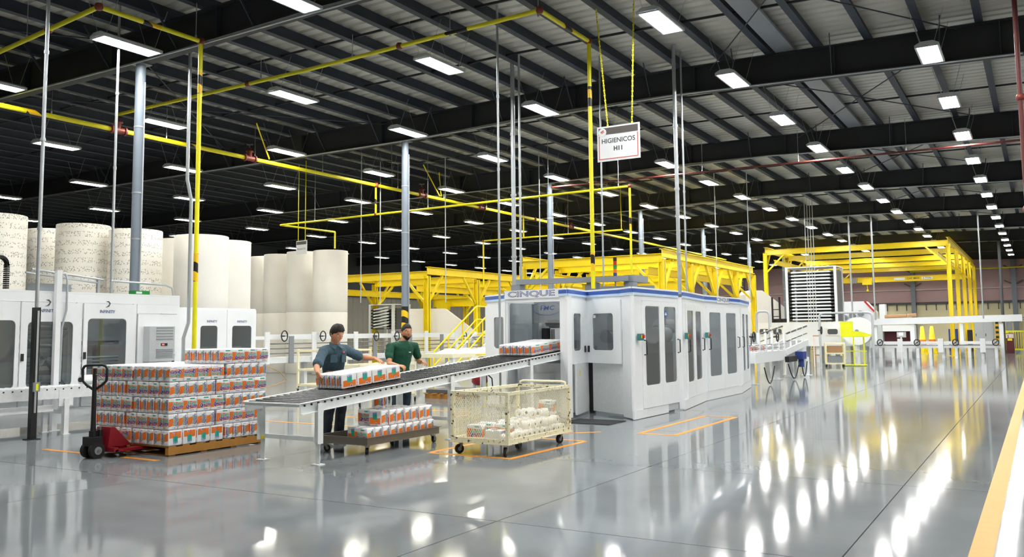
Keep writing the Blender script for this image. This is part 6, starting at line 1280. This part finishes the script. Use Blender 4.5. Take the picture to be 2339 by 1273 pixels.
for px, py in ((1776, 770), (1722, 770), (1876, 755)): c = onx(px, py, OX1 + 0.12); m = MB(); m.tube([(c.x, c.y + 0.11 * math.cos(2 * PI * i / 16), c.z + 0.13 * math.sin(2 * PI * i / 16)) for i in range(17)], 0.02, 6); m.cyl((OX1, c.y, c.z), (c.x, c.y, c.z), 0.02, 8); m.bar((c.x, c.y - 0.11, c.z), (c.x, c.y + 0.11, c.z), 0.02, 0.02); m.build('hand_wheel', 'black', t)
for k in range(12):
    o = put('roll_pack', PACK, None, (-7.0 - 0.25 * (k % 2), 24.55 + (k // 2) * 0.30, 0.921), (0, 0, PI / 2)); tag(o, 'toilet roll pack on the outfeed conveyor, %s lane, %s from the machine' % (['near', 'far'][k % 2], ORD[k // 2 + 1]), 'toilet rolls', 'packs on the outfeed conveyor')
# hoop guards
for i, (px0, px1, pt, Y) in enumerate(((1727, 1757, 712, 33.0), (1871, 1992, 716, 36.0))):
    a, b = ony(px0, pt, Y), ony(px1, pt, Y); m = MB(); r = 0.14
    m.tube([(a.x, Y, 0.0), (a.x, Y, a.z - r), (a.x + 0.04, Y, a.z - 0.04), (a.x + r, Y, a.z), (b.x - r, Y, a.z), (b.x - 0.04, Y, a.z - 0.04), (b.x, Y, a.z - r), (b.x, Y, 0.0)], 0.045, 10); tag(m.build('hoop_guard', 'grey_light'), ['tall narrow grey hoop guard just right of the blue-banded machine', 'wide grey hoop guard in front of the long white line'][i], 'guard')
# cream rack on casters
c = onz(1908, 838, 0); t = thing('cream_rack', 'small cream two-shelf rack on casters beside the yellow stand', 'rack', (c.x, c.y, 0), 0.25)
for sx in (-1, 1):
    for sy in (-1, 1): m = MB(); m.box(sx * 0.36 - 0.035, sx * 0.36 + 0.035, sy * 0.25 - 0.03, sy * 0.25 + 0.03, 0.12, 0.98); m.build('post', 'cream', t); caster(CS, t, sx * 0.33, sy * 0.22, 0.4)
for z in (0.14, 0.55, 0.95): m = MB(); m.box(-0.39, 0.39, -0.27, 0.27, z - 0.03, z + 0.03); m.build('shelf', 'cream', t)
for z in (0.18, 0.59): m = MB(); m.box(-0.28, 0.28, -0.2, 0.2, z, z + 0.26); tag(m.build('carton', 'grey' if z < 0.3 else 'log_brown', loc=(c.x, c.y, 0), rot=(0, 0, 0.25)), '%s carton on the small cream rack' % ('grey lower' if z < 0.3 else 'brown upper'), 'box')
# yellow desk stand
c = onz(1952, 836, 0); t = thing('yellow_stand', 'bright yellow standing desk with sloped top and thin legs', 'desk', (c.x, c.y, 0), 0.2)
for sx in (-0.45, 0.0, 0.4):
    for sy in (-0.25, 0.25): m = MB(); m.box(sx - 0.02, sx + 0.02, sy - 0.02, sy + 0.02, 0.04, 1.2); m.build('leg', 'lime', t)
m = MB(); m.box(-0.5, 0.5, -0.3, 0.3, 0.02, 0.05); m.box(-0.5, 0.5, -0.27, -0.23, 0.6, 0.64); m.build('lower_frame', 'lime', t)
m = MB(); m.box(-0.5, 0.55, -0.32, 0.32, 1.2, 1.24); m.prism([(-0.5, 1.241), (0.85, 1.241), (0.3, 1.42), (0.0, 1.46), (0.0, 1.85), (-0.5, 1.85)], -0.3, 0.3, Matrix(((1, 0, 0, 0), (0, 0, 1, 0), (0, 1, 0, 0), (0, 0, 0, 1)))); m.build('desk_top', 'lime', t)
# wood frame stand behind
c = onz(1868, 838, 0); t = thing('wooden_stand', 'slim wooden frame stand left of the small cream rack', 'stand', (c.x, c.y, 0))
for sx in (-0.12, 0.12): m = MB(); m.box(sx - 0.025, sx + 0.025, -0.025, 0.025, 0, 1.25); m.build('post', 'pink_white', t)
m = MB(); m.box(-0.095, 0.095, -0.02, 0.02, 0.45, 0.5); m.box(-0.145, 0.145, -0.02, 0.02, 1.251, 1.29); m.build('cross_bar', 'log_brown', t)
